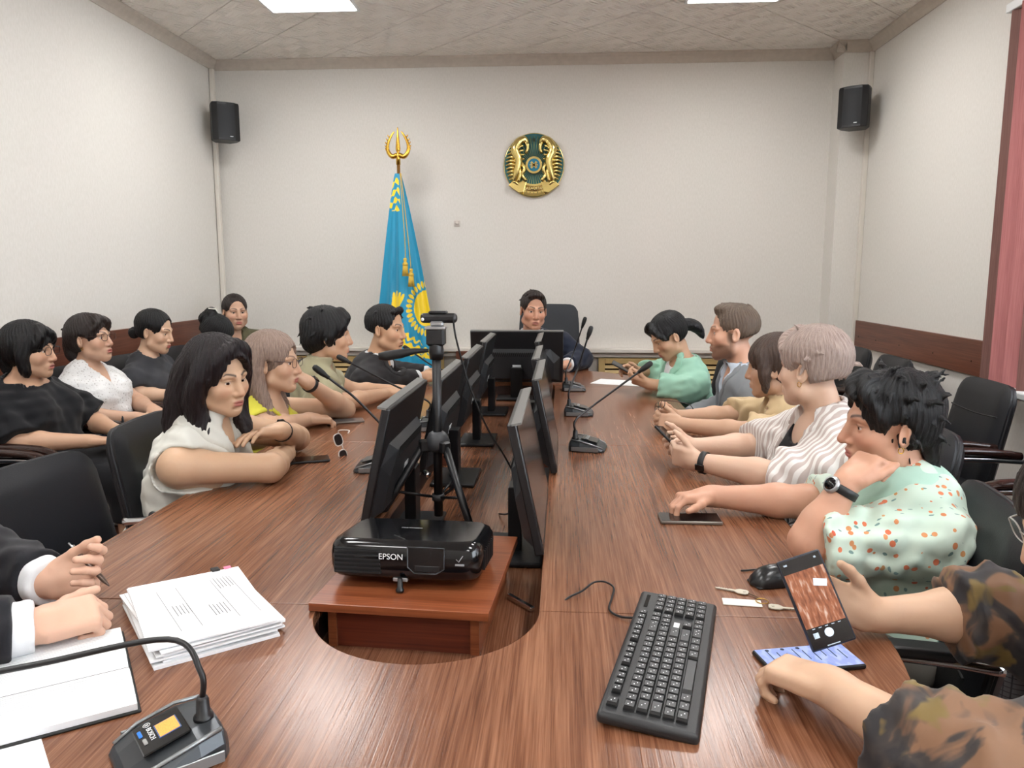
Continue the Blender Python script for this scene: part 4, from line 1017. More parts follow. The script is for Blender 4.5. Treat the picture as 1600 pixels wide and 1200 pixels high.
# ------------------------------------------------------------------ state emblem
def emblem():
    r = empty('wall_emblem', (-0.228, YB - 0.002, 2.198)); tag(r, 'round gilded emblem with blue centre and winged horses on back wall', 'emblem')
    Mx = Matrix.Rotation(R(90), 4, 'X')
    def disc(name, rx, rz, y0, y1, mat, par, cx=0, cz=0, n=48):
        return MB().prism([(cx + rx * math.cos(2 * math.pi * k / n), cz + rz * math.sin(2 * math.pi * k / n)) for k in range(n)], y0, y1, Mx).build(name, mat, par, bevel=0.002)
    teal = plain('emblem_teal', (42, 96, 98), 0.3, 0.35); em = plain('emblem_gold', (222, 200, 128), 0.2, 1.0); eb = plain('emblem_blue', (30, 120, 150), 0.3, 0.2)
    d = disc('back_disc', 0.224, 0.232, 0.0, 0.02, teal, r)
    m = MB(); m.tube([(0.222 * math.cos(t), -0.012, 0.230 * math.sin(t)) for t in (2 * math.pi * k / 60 for k in range(61))], 0.0075, 8, caps=False); m.build('rim', em, d)
    m = MB()
    for k in range(44):
        t = 2 * math.pi * k / 44; m.tube([(0.062 * math.cos(t), -0.022, 0.062 * math.sin(t)), (0.205 * math.cos(t), -0.02, 0.212 * math.sin(t))], [0.0018, 0.0042], 5)
    m.build('rays', plain('emblem_ray', (150, 160, 110), 0.3, 0.8), d)
    disc('centre_ring', 0.062, 0.064, 0.02, 0.038, em, d); b = disc('centre_disc', 0.046, 0.047, 0.038, 0.042, eb, d)
    m = MB()
    for a in (35, -35, 0): m.box((0, -0.043, 0), (0.062, 0.005, 0.008), (0, R(a), 0)); 
    for a in (35, -35): m.box((0, -0.043, 0), (0.008, 0.005, 0.062), (0, R(a + 0), 0))
    m.build('lattice', em, b)
    st = MB(); ol = []
    for k in range(10):
        t = math.pi / 2 + math.pi * k / 5; q = 0.022 if k % 2 == 0 else 0.009; ol.append((q * math.cos(t), 0.185 + q * math.sin(t)))
    st.prism(ol, 0.02, 0.03, Mx).build('star', plain('emblem_dark', (52, 66, 52), 0.3, 0.6), d)
    for s in (-1, 1):
        # horse: arched neck and head, body curve, leg; wing with feathers
        pts = smooth_path([(s * 0.048, -0.035, 0.150), (s * 0.070, -0.04, 0.185), (s * 0.115, -0.045, 0.165), (s * 0.140, -0.05, 0.105), (s * 0.112, -0.05, 0.035), (s * 0.128, -0.05, -0.045), (s * 0.145, -0.045, -0.115)], 5)
        n = len(pts); MB().tube(pts, [0.014 + 0.020 * math.sin(math.pi * i / (n - 1)) ** 0.7 for i in range(n)], 8).build('horse', em, r)
        MB().tube(smooth_path([(s * 0.058, -0.042, 0.165), (s * 0.046, -0.047, 0.130), (s * 0.060, -0.042, 0.080)], 4), [0.017] * 4 + [0.013] * 4 + [0.006], 8).build('horse_head', em, r)
        for k in range(5):
            MB().tube(smooth_path([(s * (0.085 - 0.004 * k), -0.055, 0.17 - 0.032 * k), (s * (0.105 + 0.002 * k), -0.066, 0.155 - 0.03 * k), (s * (0.118 + 0.002 * k), -0.058, 0.125 - 0.03 * k)], 4), 0.007, 6).build('mane_curl', em, r)
        for k in range(11):
            z_ = 0.125 - 0.026 * k; rx = math.sqrt(max(0.02, 1 - (z_ / 0.235) ** 2)) * 0.212
            MB().tube(smooth_path([(s * 0.115, -0.035, z_ - 0.012), (s * (0.115 + rx) / 2, -0.045, z_ + 0.012), (s * rx, -0.026, z_ + 0.004)], 4), [0.013, 0.014, 0.014, 0.0135, 0.0125, 0.011, 0.009, 0.007, 0.005], 7).build('wing_feather', em, r)
        MB().tube(smooth_path([(s * 0.095, -0.045, 0.02), (s * 0.072, -0.052, -0.03), (s * 0.088, -0.047, -0.075), (s * 0.058, -0.046, -0.115)], 4), 0.015, 7).build('horse_leg', em, r)
        MB().tube(smooth_path([(s * 0.12, -0.045, 0.0), (s * 0.102, -0.055, -0.06), (s * 0.118, -0.05, -0.12)], 4), 0.014, 7).build('horse_leg', em, r)
        MB().prism([(s * 0.055, -0.125), (s * 0.165, -0.125), (s * 0.195, -0.150), (s * 0.115, -0.205), (s * 0.075, -0.20)], 0.018, 0.048, Mx).build('ribbon_end', em, r, bevel=0.004)
    P = [[Vector((q * 1.0 * math.sin(t), -0.03 - 0.008 * math.sin((q - 0.12) * 60), -q * math.cos(t) * 1.02)) for t in (R(-38 + 76 * k / 20) for k in range(21))] for q in (0.138, 0.15, 0.165, 0.18, 0.195, 0.21, 0.225)]
    m = MB(); m.grid(P); m.grid([[p + Vector((0, 0.03, 0)) for p in row] for row in P]); rb = m.build('ribbon', em, r)
    text_mesh('lettering', 'QAZAQSTAN', 0.026, plain('emblem_letter', (236, 220, 160), 0.3, 0.8), rb, Matrix.Translation((0, -0.041, -0.172)) @ Mx, 0.002)
emblem()
# ------------------------------------------------------------------ people: implicit-surface modeller
f32 = np.float32
def nrm(v):
    v = np.asarray(v, float); l = np.linalg.norm(v); return v / l if l > 1e-9 else v
def vec(*a): return np.array(a, float)
def cone(a, b, r1, r2=None):
    a = np.asarray(a, float); b = np.asarray(b, float); r2 = r1 if r2 is None else r2; m = max(r1, r2)
    return dict(t='c', a=a, b=b, r1=r1, r2=r2, lo=np.minimum(a, b) - m, hi=np.maximum(a, b) + m)
def ell(c, r, M=None):
    c = np.asarray(c, float); r = np.asarray(r, float); M = np.eye(3) if M is None else np.asarray(M, float)
    e = np.sqrt(((M * r) ** 2).sum(1)); return dict(t='e', c=c, r=r, M=M, lo=c - e, hi=c + e)
def rbox(c, hs, M, rd):
    c = np.asarray(c, float); hs = np.asarray(hs, float); e = (np.abs(M) * hs).sum(1) + rd
    return dict(t='b', c=c, h=hs, M=np.asarray(M, float), rd=rd, lo=c - e, hi=c + e)
def half(c, d, rad):
    """region beyond a plane (p-c).d>0, within rad of c"""
    c = np.asarray(c, float); return dict(t='h', c=c, d=nrm(d), rad=rad, lo=c - rad, hi=c + rad)
def pdist(p, X, Y, Z):
    t = p['t']
    if t == 'c':
        a, b = p['a'], p['b']; ab = b - a; L2 = float(ab @ ab) + 1e-12
        dx, dy, dz = X - f32(a[0]), Y - f32(a[1]), Z - f32(a[2])
        h = np.clip((dx * f32(ab[0]) + dy * f32(ab[1]) + dz * f32(ab[2])) * f32(1 / L2), 0, 1)
        return np.sqrt((dx - h * f32(ab[0])) ** 2 + (dy - h * f32(ab[1])) ** 2 + (dz - h * f32(ab[2])) ** 2) - (f32(p['r1']) + f32(p['r2'] - p['r1']) * h)
    c = p['c']; dx, dy, dz = X - f32(c[0]), Y - f32(c[1]), Z - f32(c[2])
    if t == 'h':
        d = p['d']; return np.maximum(-(dx * f32(d[0]) + dy * f32(d[1]) + dz * f32(d[2])), np.sqrt(dx * dx + dy * dy + dz * dz) - f32(p['rad']))
    M = p['M'].astype(f32); q = [dx * M[0, i] + dy * M[1, i] + dz * M[2, i] for i in range(3)]
    if t == 'e':
        r = p['r']; k0 = np.sqrt(sum((q[i] * f32(1 / r[i])) ** 2 for i in range(3))); k1 = np.sqrt(sum((q[i] * f32(1 / r[i] ** 2)) ** 2 for i in range(3))) + f32(1e-6)
        return k0 * (k0 - 1) / k1
    g = [np.abs(q[i]) - f32(p['h'][i]) for i in range(3)]
    o = np.sqrt(sum(np.maximum(x, 0) ** 2 for x in g)); return o + np.minimum(np.maximum(np.maximum(g[0], g[1]), g[2]), 0) - f32(p['rd'])
class Grid:
    def __init__(self, lo, hi, h):
        self.lo = np.asarray(lo, float); self.h = h; n = np.ceil((np.asarray(hi) - self.lo) / h).astype(int) + 1
        self.ax = [(self.lo[i] + h * np.arange(n[i])).astype(f32) for i in range(3)]
        self.V = np.full(n, 1.0, f32); self.n = n
    def op(self, p, mode='add', k=0.0, grow=0.0):
        m = k + 3 * self.h + max(grow, 0) + 0.004
        i0 = np.maximum(np.floor((p['lo'] - m - self.lo) / self.h).astype(int), 0); i1 = np.minimum(np.ceil((p['hi'] + m - self.lo) / self.h).astype(int) + 1, self.n)
        if (i1 <= i0).any(): return
        s = tuple(slice(a, b) for a, b in zip(i0, i1))
        X, Y, Z = self.ax[0][s[0]][:, None, None], self.ax[1][s[1]][None, :, None], self.ax[2][s[2]][None, None, :]
        d = pdist(p, X, Y, Z) - f32(grow); v = self.V[s]
        if mode == 'add':
            if k > 0:
                hh = np.maximum(f32(k) - np.abs(d - v), 0) * f32(1 / k); self.V[s] = np.minimum(d, v) - hh * hh * f32(k * 0.25)
            else: self.V[s] = np.minimum(d, v)
        else:
            d = -d
            if k > 0:
                hh = np.maximum(f32(k) - np.abs(d - v), 0) * f32(1 / k); self.V[s] = np.maximum(d, v) + hh * hh * f32(k * 0.25)
            else: self.V[s] = np.maximum(d, v)
    def keep(self, prims, grow=0.0):
        """intersect with the union of prims"""
        W = Grid.__new__(Grid); W.lo, W.h, W.ax, W.n = self.lo, self.h, self.ax, self.n; W.V = np.full(self.n, 1.0, f32)
        for p in prims: W.op(p, 'add', 0, grow)
        self.V = np.maximum(self.V, W.V)
    def disp(self, fn): self.V += fn(self.ax[0][:, None, None], self.ax[1][None, :, None], self.ax[2][None, None, :]).astype(f32)
    def mesh(self):
        V = self.V; I = V < 0; sl = (slice(0, -1), slice(1, None))
        cs = sum(I[sl[a], sl[b], sl[c]].astype(np.uint8) for a in (0, 1) for b in (0, 1) for c in (0, 1))
        act = (cs > 0) & (cs < 8); cells = np.argwhere(act)
        if len(cells) == 0: return np.zeros((0, 3)), np.zeros((0, 4), int)
        idx = np.full(act.shape, -1, np.int64); idx[act] = np.arange(len(cells))
        acc = np.zeros((len(cells), 3)); cnt = np.zeros(len(cells))
        cor = [(a, b, c) for a in (0, 1) for b in (0, 1) for c in (0, 1)]
        val = {c: V[cells[:, 0] + c[0], cells[:, 1] + c[1], cells[:, 2] + c[2]] for c in cor}
        for a in cor:
            for ax in range(3):
                if a[ax] == 0:
                    b = tuple(1 if i == ax else a[i] for i in range(3)); va, vb = val[a], val[b]; x = (va < 0) != (vb < 0)
                    t = np.where(x, va / np.where(x, va - vb, 1), 0)
                    for i in range(3): acc[:, i] += np.where(x, a[i] + (t if i == ax else 0), 0)
                    cnt += x
        co = self.lo + (cells + acc / cnt[:, None]) * self.h
        quads = []
        for ax in range(3):
            u, w = (ax + 1) % 3, (ax + 2) % 3
            s0 = [slice(None)] * 3; s1 = [slice(None)] * 3; s0[ax] = slice(0, -1); s1[ax] = slice(1, None)
            for sgn in (0, 1):
                A, B = (I[tuple(s0)], I[tuple(s1)]); x = (A & ~B) if sgn == 0 else (~A & B)
                e = np.argwhere(x); e = e[(e[:, u] > 0) & (e[:, w] > 0) & (e[:, u] < self.n[u] - 1) & (e[:, w] < self.n[w] - 1)]
                def cell(du, dw):
                    q = e.copy(); q[:, u] += du; q[:, w] += dw; return idx[q[:, 0], q[:, 1], q[:, 2]]
                Q = np.stack([cell(-1, -1), cell(0, -1), cell(0, 0), cell(-1, 0)], 1)
                quads.append(Q if sgn == 0 else Q[:, ::-1])
        Q = np.concatenate(quads); return co, Q[(Q >= 0).all(1)]
def to_object(name, co, Q, mat, parent=None, attrs=None):
    me = bpy.data.meshes.new(name); n, q = len(co), len(Q)
    me.vertices.add(n); me.vertices.foreach_set('co', np.asarray(co, f32).ravel())
    me.loops.add(q * 4); me.loops.foreach_set('vertex_index', np.asarray(Q, np.int32).ravel())
    me.polygons.add(q); me.polygons.foreach_set('loop_start', np.arange(0, 4 * q, 4, dtype=np.int32))
    me.polygons.foreach_set('use_smooth', np.ones(q, bool))
    me.update(calc_edges=True); me.validate()
    for nm, a in (attrs or {}).items():
        at = me.color_attributes.new(nm, 'FLOAT_COLOR', 'POINT'); at.data.foreach_set('color', np.concatenate([a, np.ones((n, 1))], 1).astype(f32).ravel())
    for m in (mat if isinstance(mat, list) else [mat]): me.materials.append(m)
    o = bpy.data.objects.new(name, me); col.objects.link(o)
    if parent is not None: o.parent = parent
    return o
def main_parts(co, Q, frac=0.03):
    """drop crumbs: keep connected pieces holding at least frac of the vertices"""
    if len(Q) == 0: return co, Q
    lab = np.arange(len(co))
    for _ in range(400):
        m = lab[Q].min(1); old = lab.copy()
        for j in range(4): np.minimum.at(lab, Q[:, j], m)
        lab = lab[lab]
        if (lab == old).all(): break
    u, inv_, cnt = np.unique(lab, return_inverse=True, return_counts=True); ok = (cnt >= frac * len(co))[inv_]
    Q = Q[ok[Q[:, 0]]]; used = np.unique(Q); rm = np.full(len(co), -1); rm[used] = np.arange(len(used)); return co[used], rm[Q]
def bounds(pr, m):
    return np.min([p['lo'] for p in pr], 0) - m, np.max([p['hi'] for p in pr], 0) + m
def wrinkle(seed, amp, freq=22.0, stretch=(1, 1, 1)):
    rg = np.random.RandomState(seed); W = []
    for i in range(7):
        d = rg.normal(size=3) * np.array(stretch); d = d / np.linalg.norm(d) * freq * rg.uniform(0.5, 1.7); W.append((d, rg.uniform(0, 6.28), rg.uniform(0.4, 1)))
    def fn(X, Y, Z):
        wx = 0.35 * np.sin(X * 17 + Z * 9 + seed) ; s = 0
        for d, ph, a in W: s = s + a * np.sin(X * f32(d[0]) + Y * f32(d[1]) + Z * f32(d[2]) + f32(ph) + wx * 2)
        return f32(amp / 3.0) * s
    return fn

# ---- materials for people
def skin_material():
    N = Nodes('skin'); at = N.new('ShaderNodeAttribute', attribute_name='tint'); f = N.noise(N.coord(), 120, 3); g = N.noise(N.coord(), 14, 3)
    c = N.mix(0.22, at.outputs['Color'], N.mix(g, (0.36, 0.34, 0.33, 1), (0.64, 0.62, 0.60, 1)), 'OVERLAY')
    N.set(color=c, rough=0.48, spec=0.4, sss=0.08); N.b.inputs['Subsurface Radius'].default_value = (0.8, 0.35, 0.2); N.b.inputs['Subsurface Scale'].default_value = 0.01
    N.bump(f, 0.12, 0.001); return N.m
SKIN = skin_material()
_hair = {}
def hair_material(name, dark, light):
    if name in _hair: return _hair[name]
    N = Nodes(name); at = N.new('ShaderNodeAttribute', attribute_name='strand')
    mp = N.new('ShaderNodeMapping'); mp.inputs['Scale'].default_value = (14, 1.5, 1.5); N.link(at.outputs['Vector'], mp.inputs[0])
    f = N.noise(mp.outputs[0], 4.0, 5, 0.65); N.set(color=N.ramp(f, [(0.3, lin(dark)), (0.72, lin(light))]), rough=0.36, spec=0.4)
    N.bump(f, 0.9, 0.005); _hair[name] = N.m; return N.m
HAIRC = dict(black=((6, 6, 7), (20, 19, 22)), plum=((10, 6, 8), (34, 22, 26)), ash=((104, 84, 74), (176, 152, 138)), silver=((126, 106, 98), (206, 186, 176)),
             brown=((48, 34, 28), (92, 72, 60)), dkbrown=((20, 16, 15), (56, 44, 40)), mouse=((70, 56, 46), (124, 106, 90)))
def cloth_mat(name, rgb, rough=0.85, weave=700, sheen=0.1, var=0.08, coat=None):
    if name in _plain: return _plain[name]
    N = Nodes(name); c = lin(rgb); v = N.coord(); f = N.noise(v, weave, 2); g = N.noise(v, 9, 3)
    N.set(color=N.ramp(g, [(0.3, tuple(x * (1 - var) for x in c[:3]) + (1,)), (0.7, tuple(min(1, x * (1 + var)) for x in c[:3]) + (1,))]), rough=rough, sheen=sheen, spec=0.25); N.bump(f, 0.25, 0.001)
    _plain[name] = N.m; return N.m
def striped_mat():
    N = Nodes('striped_shirt'); v = N.coord(); sx = N.new('ShaderNodeSeparateXYZ'); N.link(v, sx.inputs[0])
    n = N.math('MULTIPLY', N.noise(v, 6, 2), 0.05); w = N.math('SINE', N.math('MULTIPLY', N.math('ADD', N.math('ADD', sx.outputs[0], N.math('MULTIPLY', sx.outputs[1], 0.35)), n), 330.0))
    N.set(color=N.ramp(N.math('ADD', N.math('MULTIPLY', w, 0.5), 0.5), [(0.42, lin((222, 218, 214))), (0.56, lin((186, 172, 166)))]), rough=0.85, sheen=0.1); return N.m
def floral_mat():
    N = Nodes('mint_fruit_print'); v = N.coord((1, 1, 0.8)); d = N.noise(v, 20, 2)
    base = N.ramp(N.noise(v, 5, 3), [(0.35, lin((178, 204, 188))), (0.65, lin((206, 222, 208)))])
    def spots(scale, rad, colr, off, stretch=(1, 1, 1)):
        mp = N.new('ShaderNodeMapping'); mp.inputs['Location'].default_value = off; mp.inputs['Scale'].default_value = stretch; mp.inputs['Rotation'].default_value = off; N.link(v, mp.inputs[0])
        vo = N.new('ShaderNodeTexVoronoi'); vo.inputs['Scale'].default_value = scale; N.link(mp.outputs[0], vo.inputs['Vector'])
        return N.math('LESS_THAN', vo.outputs['Distance'], rad), vo.outputs['Color']
    m1, c1 = spots(40, 0.25, None, (0.3, 0.7, 0.1)); hs = N.new('ShaderNodeSeparateColor'); N.link(c1, hs.inputs[0])
    fr = N.ramp(hs.outputs[0], [(0.0, lin((206, 92, 64))), (0.45, lin((198, 150, 96))), (1.0, lin((214, 120, 84)))])
    m2, c2 = spots(34, 0.18, None, (1.3, 0.2, 2.1), (2.6, 0.9, 0.9))
    c = N.mix(m2, base, lin((112, 144, 140))); c = N.mix(m1, c, fr); N.set(color=c, rough=0.85, sheen=0.1); return N.m
def camo_mat():
    N = Nodes('dark_floral_blouse'); v = N.coord(); a = N.noise(v, 11, 3, 0.5, 0.8); mp = N.new('ShaderNodeMapping'); mp.inputs['Location'].default_value = (3, 5, 1); N.link(v, mp.inputs[0]); b = N.noise(mp.outputs[0], 9, 3, 0.5, 0.8)
    base = N.ramp(a, [(0.42, lin((30, 27, 30))), (0.5, lin((54, 46, 42))), (0.56, lin((122, 88, 62)))]); m = N.ramp(b, [(0.56, (0, 0, 0, 1)), (0.60, (1, 1, 1, 1))])
    N.set(color=N.mix(m, base, lin((112, 92, 44))), rough=0.7, sheen=0.1); return N.m
def lace_mat():
    N = Nodes('white_lace'); v = N.coord(); vo = N.new('ShaderNodeTexVoronoi'); vo.inputs['Scale'].default_value = 75; N.link(v, vo.inputs['Vector'])
    N.set(color=N.ramp(vo.outputs['Distance'], [(0.12, lin((168, 164, 160))), (0.3, lin((224, 224, 224)))]), rough=0.85, sheen=0.1); N.bump(vo.outputs['Distance'], 0.5, 0.004); return N.m
def check_mat():
    N = Nodes('checked_trousers'); v = N.coord(); sx = N.new('ShaderNodeSeparateXYZ'); N.link(v, sx.inputs[0])
    w = N.math('MAXIMUM', N.math('SINE', N.math('MULTIPLY', sx.outputs[0], 420)), N.math('SINE', N.math('MULTIPLY', sx.outputs[2], 420)))
    N.set(color=N.ramp(w, [(0.80, lin((116, 116, 120))), (0.95, lin((58, 58, 62)))]), rough=0.85); return N.m

# ---- hands and arms
FL = (0.070, 0.078, 0.073, 0.057)
def hand_prims(W, d, n, side, curl=(20, 25, 15), thumb=(0.6, 0.7, 0.2), spread=0.06, sc=1.0, index=None, thumb_bend=15):
    d = nrm(d); n = nrm(n - d * np.dot(n, d)); t = np.cross(d, n) if side == 'R' else np.cross(n, d)
    M = np.stack([t, d, n], 1); P = []
    P.append((rbox(W + d * 0.047 * sc, vec(0.026, 0.034, 0.004) * sc, M, 0.0105 * sc), 0.012))
    P.append((cone(W - d * 0.01, W + d * 0.03 * sc, 0.024 * sc, 0.023 * sc), 0.02))
    P.append((cone(W + d * 0.02 * sc + t * 0.018 * sc + n * 0.006 * sc, W + d * 0.05 * sc + t * 0.028 * sc + n * 0.006 * sc, 0.016 * sc, 0.012 * sc), 0.012))
    fc = []
    for i in range(4):
        off = (0.028, 0.0095, -0.009, -0.0265)[i]; p = W + d * (0.084, 0.088, 0.085, 0.078)[i] * sc + t * off * sc
        a = 0; cc = index if (index is not None and i == 0) else curl
        dd0 = nrm(d + t * spread * (1.2, 0.3, -0.5, -1.4)[i]); L = FL[i] * sc
        rr = (0.0093, 0.0095, 0.0091, 0.0080)[i] * sc
        for j, fr in enumerate((0.44, 0.31, 0.25)):
            a += R(cc[j] * (1.0 + 0.07 * i)); dd = dd0 * math.cos(a) + n * math.sin(a); q = p + dd * L * fr
            P.append((cone(p, q, rr * (1 - 0.09 * j), rr * (1 - 0.09 * (j + 1))), 0.0035)); p = q
        fc.append((p, dd))
    p = W + d * 0.024 * sc + t * 0.028 * sc + n * 0.006 * sc; dd = nrm(d * thumb[0] + t * thumb[1] + n * thumb[2])
    for j, L in enumerate((0.036, 0.030, 0.024)):
        q = p + dd * L * sc; P.append((cone(p, q, (0.0135, 0.0110, 0.0098)[j] * sc, (0.0112, 0.0100, 0.0078)[j] * sc), 0.006)); p = q
        a = R(thumb_bend); ax = nrm(d * 0.8 - t * 0.6 + n * 0.1); dd = nrm(dd * math.cos(a) + ax * math.sin(a))
    return P
def two_bone(S, W, l1, l2, hint):
    v = W - S; D = np.linalg.norm(v); k = max(1.0, D / ((l1 + l2) * 0.985)); l1 *= k; l2 *= k
    u = v / D; a = (l1 * l1 - l2 * l2 + D * D) / (2 * D); hgt = math.sqrt(max(l1 * l1 - a * a, 1e-6)); h = hint - u * np.dot(hint, u); return S + u * a + nrm(h) * hgt

# ---- head
def rot_zyx(yaw, pitch, roll):
    return np.array((Matrix.Rotation(yaw, 3, 'Z') @ Matrix.Rotation(pitch, 3, 'X') @ Matrix.Rotation(roll, 3, 'Y')))
def head_ops(T, s, male, fat=1.0, mouth=0.0, eye=0.0036, nose=1.0):
    """list of (prim, mode, k); T maps head frame (m) to person frame"""
    O = []
    A = lambda p, k=0.02: O.append((p, 'add', k))
    C = lambda p, k=0.01: O.append((p, 'sub', k))
    Rm = T[0]; tp = lambda x, y, z: T[1] + Rm @ (vec(x, y, z) * s)
    e = lambda x, y, z, rx, ry, rz, M=None: ell(tp(x, y, z), vec(rx, ry, rz) * s, Rm if M is None else Rm @ M)
    j = 1.08 if male else 1.0
    A(e(0, -0.016, 0.036, 0.074, 0.093, 0.080), 0)
    A(e(0, 0.022, -0.032, 0.060 * fat, 0.066, 0.078), 0.03)
    A(cone(tp(-0.044 * j * fat, 0.008, -0.068), tp(-0.012, 0.060, -0.094), 0.026 * s * fat, 0.018 * s), 0.03)
    A(cone(tp(0.044 * j * fat, 0.008, -0.068), tp(0.012, 0.060, -0.094), 0.026 * s * fat, 0.018 * s), 0.03)
    A(e(0, 0.066, -0.099, 0.020 * j, 0.017, 0.016), 0.02)
    for sx in (-1, 1):
        A(e(sx * 0.041 * fat, 0.052, -0.028, 0.023, 0.023, 0.022), 0.025)
        A(cone(tp(sx * 0.013, 0.081, 0.020), tp(sx * 0.044, 0.068, 0.020), 0.0085 * s, 0.008 * s), 0.014)
        C(e(sx * 0.030, 0.094, -0.001, 0.020, 0.017, 0.0135), 0.014)
    A(cone(tp(0, 0.083, 0.010), tp(0, 0.1015 * (0.5 + 0.5 * nose), -0.034), 0.0085 * s, 0.0115 * s), 0.014)
    for sx in (-1, 1): A(e(sx * 0.0115, 0.0905, -0.039, 0.0085, 0.0100, 0.0075), 0.007)
    A(e(0, 0.076, -0.068, 0.027, 0.016, 0.020), 0.015)
    A(e(0, 0.0875, -0.0640, 0.0215, 0.0085, 0.0062), 0.006); A(e(0, 0.0865, -0.0745, 0.0185, 0.0090, 0.0070), 0.006)
    C(e(0, 0.0975, -0.0690, 0.022, 0.0085, 0.0016 + mouth), 0.003)
    C(e(0, 0.088, -0.086, 0.016, 0.006, 0.004), 0.008)
    for sx in (-1, 1):
        A(e(sx * 0.030, 0.0655, 0.0, 0.0150, 0.0148, 0.0142), 0.004)
        C(e(sx * 0.0305, 0.084, -0.001, 0.0128, 0.018, eye), 0.002)
        Me = np.array(Euler((R(10), R(0), R(-sx * 24))).to_matrix())
        A(e(sx * 0.0775, -0.010, -0.010, 0.0075, 0.0185, 0.031, Me), 0.006)
        C(e(sx * 0.0845, -0.004, -0.008, 0.0055, 0.0105, 0.0190, Me), 0.004)
    return O
def skin_tint(co, T, s, skin, lips, brow, beard=None, male=False, browz=0.0, fade=None):
    q = (co - T[1]) @ T[0] / s; base = np.array(lin(skin)[:3]); c = np.tile(base, (len(co), 1))
    x, y, z = q[:, 0], q[:, 1], q[:, 2]
    def blend(w, rgb):
        nonlocal c; w = np.clip(w, 0, 1)[:, None]; c = c * (1 - w) + np.array(lin(rgb)[:3]) * w
    head = np.linalg.norm(q, axis=1) < 0.17
    red = tuple(np.array(skin) * np.array([1.02, 0.84, 0.82]))
    for sx in (-1, 1): blend(head * 0.30 * np.exp(-(((x - sx * 0.042) / 0.022) ** 2 + ((z + 0.03) / 0.02) ** 2)) * (y > 0.03), red)
    blend(head * 0.3 * np.exp(-((x / 0.014) ** 2 + ((z + 0.034) / 0.014) ** 2)) * (y > 0.08), red)
    if beard is not None:
        cov = np.clip((-0.040 - 0.30 * np.clip(y - 0.055, 0, 1) - z) / 0.014, 0, 1) * np.clip((z + 0.128) / 0.02, 0, 1) * np.clip((y + 0.012) / 0.025, 0, 1)
        cov = np.maximum(cov, ((np.abs(x) < 0.026) & (z < -0.050) & (z > -0.062) & (y > 0.07)) * 0.9); cov = np.maximum(cov, (z < 0.01) * (z > -0.07) * (np.abs(x) > 0.05) * np.clip(1 - np.abs(y - 0.012) / 0.016, 0, 1))
        blend(head * cov * 0.66 * ~((np.abs(x) < 0.02) & (z > -0.08) & (z < -0.062)), beard)
    if fade is not None: blend(head * np.clip((0.030 - y - 0.25 * np.clip(z - 0.02, 0, 1)) / 0.012, 0, 1) * np.clip((z + 0.055) / 0.05, 0, 0.85) * ~((np.abs(x) > 0.066) & (y > -0.035) & (z < 0.025)), fade)
    lz = np.where(z > -0.069, (z + 0.0650) / 0.0062, (z + 0.0735) / 0.0070)
    blend(head * (y > 0.07) * np.clip(1.6 * (1.15 - (x / 0.0225) ** 2 - lz ** 2), 0, 1) * 0.9, lips)
    ax = np.abs(x); bz = 0.0235 + browz + 0.006 * np.sin(np.clip((ax - 0.012) / 0.036, 0, 1) * 2.2) - 0.004 * np.clip((ax - 0.038) / 0.012, 0, 1); th = 0.0042 * np.clip(1.1 - (ax - 0.012) / 0.045, 0.25, 1) * (1.15 if male else 1.0)
    blend(head * (y > 0.045) * (ax > 0.010) * (ax < 0.050) * np.clip(1.5 - 1.1 * np.abs(z - bz) / th, 0, 1) * 0.88, brow)
    ez = np.abs(z + 0.001); blend(head * (y > 0.06) * np.exp(-(((ax - 0.0305) / 0.0155) ** 4)) * np.clip(1 - np.abs(ez - 0.0052) / 0.0028, 0, 1) * (z > -0.003) * 0.75, (40, 28, 26))
    return c
# ------------------------------------------------------------------ hair styles (head frame: X right, Y forward, Z up, origin between the eyes' depth centre)
def cap(th, wx=0.067, wz=0.100, cz=-0.036, cy=0.106, ry=0.080, lift=0.0, nape=-0.07, ears=True):
    o = [('add', ell((0, -0.018, 0.036 + lift), (0.074 + th, 0.094 + th, 0.081 + th)), 0)]
    o.append(('add', ell((0, -0.050, -0.02), (0.062 + th * 0.6, 0.040 + th * 0.7, 0.062)), 0.03))
    o.append(('sub', ell((0, cy, cz), (wx, ry, wz)), 0.008))
    if ears:
        for s in (-1, 1): o.append(('sub', ell((s * 0.088, 0.006, -0.030), (0.036, 0.036, 0.050)), 0.008))
    o.append(('sub', rbox((0, 0.02, nape - 0.2), (0.3, 0.3, 0.2), np.array(Matrix.Rotation(R(-14), 3, 'X')), 0.0), 0.012))
    return o
def locks(rg, n, rad, L, r=0.007, zmin=-0.02, up=0.6, flow=(0, -0.4, -0.2), front=0.075):
    o = []
    while len(o) < n:
        d = rg.normal(size=3); d /= np.linalg.norm(d); p = vec(0, -0.018, 0.036) + d * np.array([0.074 + rad, 0.094 + rad, 0.081 + rad])
        if p[2] < zmin or (p[1] > front and p[2] < 0.07): continue
        t = nrm(d * up + np.array(flow) + rg.normal(size=3) * 0.35); l = L * rg.uniform(0.6, 1.3); a = p - d * 0.012; m = a + t * l * 0.55; b = m + nrm(t + vec(0, 0, -0.5)) * l * 0.45
        o.append(('add', cone(a, m, r, r * 0.75), 0.006)); o.append(('add', cone(m, b, r * 0.75, r * 0.15), 0.003))
    return o
def chain(pts, rads, k=0.012):
    pts = [np.array(v) for v in smooth_path(pts, 3)]; n = len(pts); rr = np.interp(np.linspace(0, 1, n), np.linspace(0, 1, len(rads)), rads)
    return [('add', cone(pts[i], pts[i + 1], float(rr[i]), float(rr[i + 1])), k) for i in range(n - 1)]
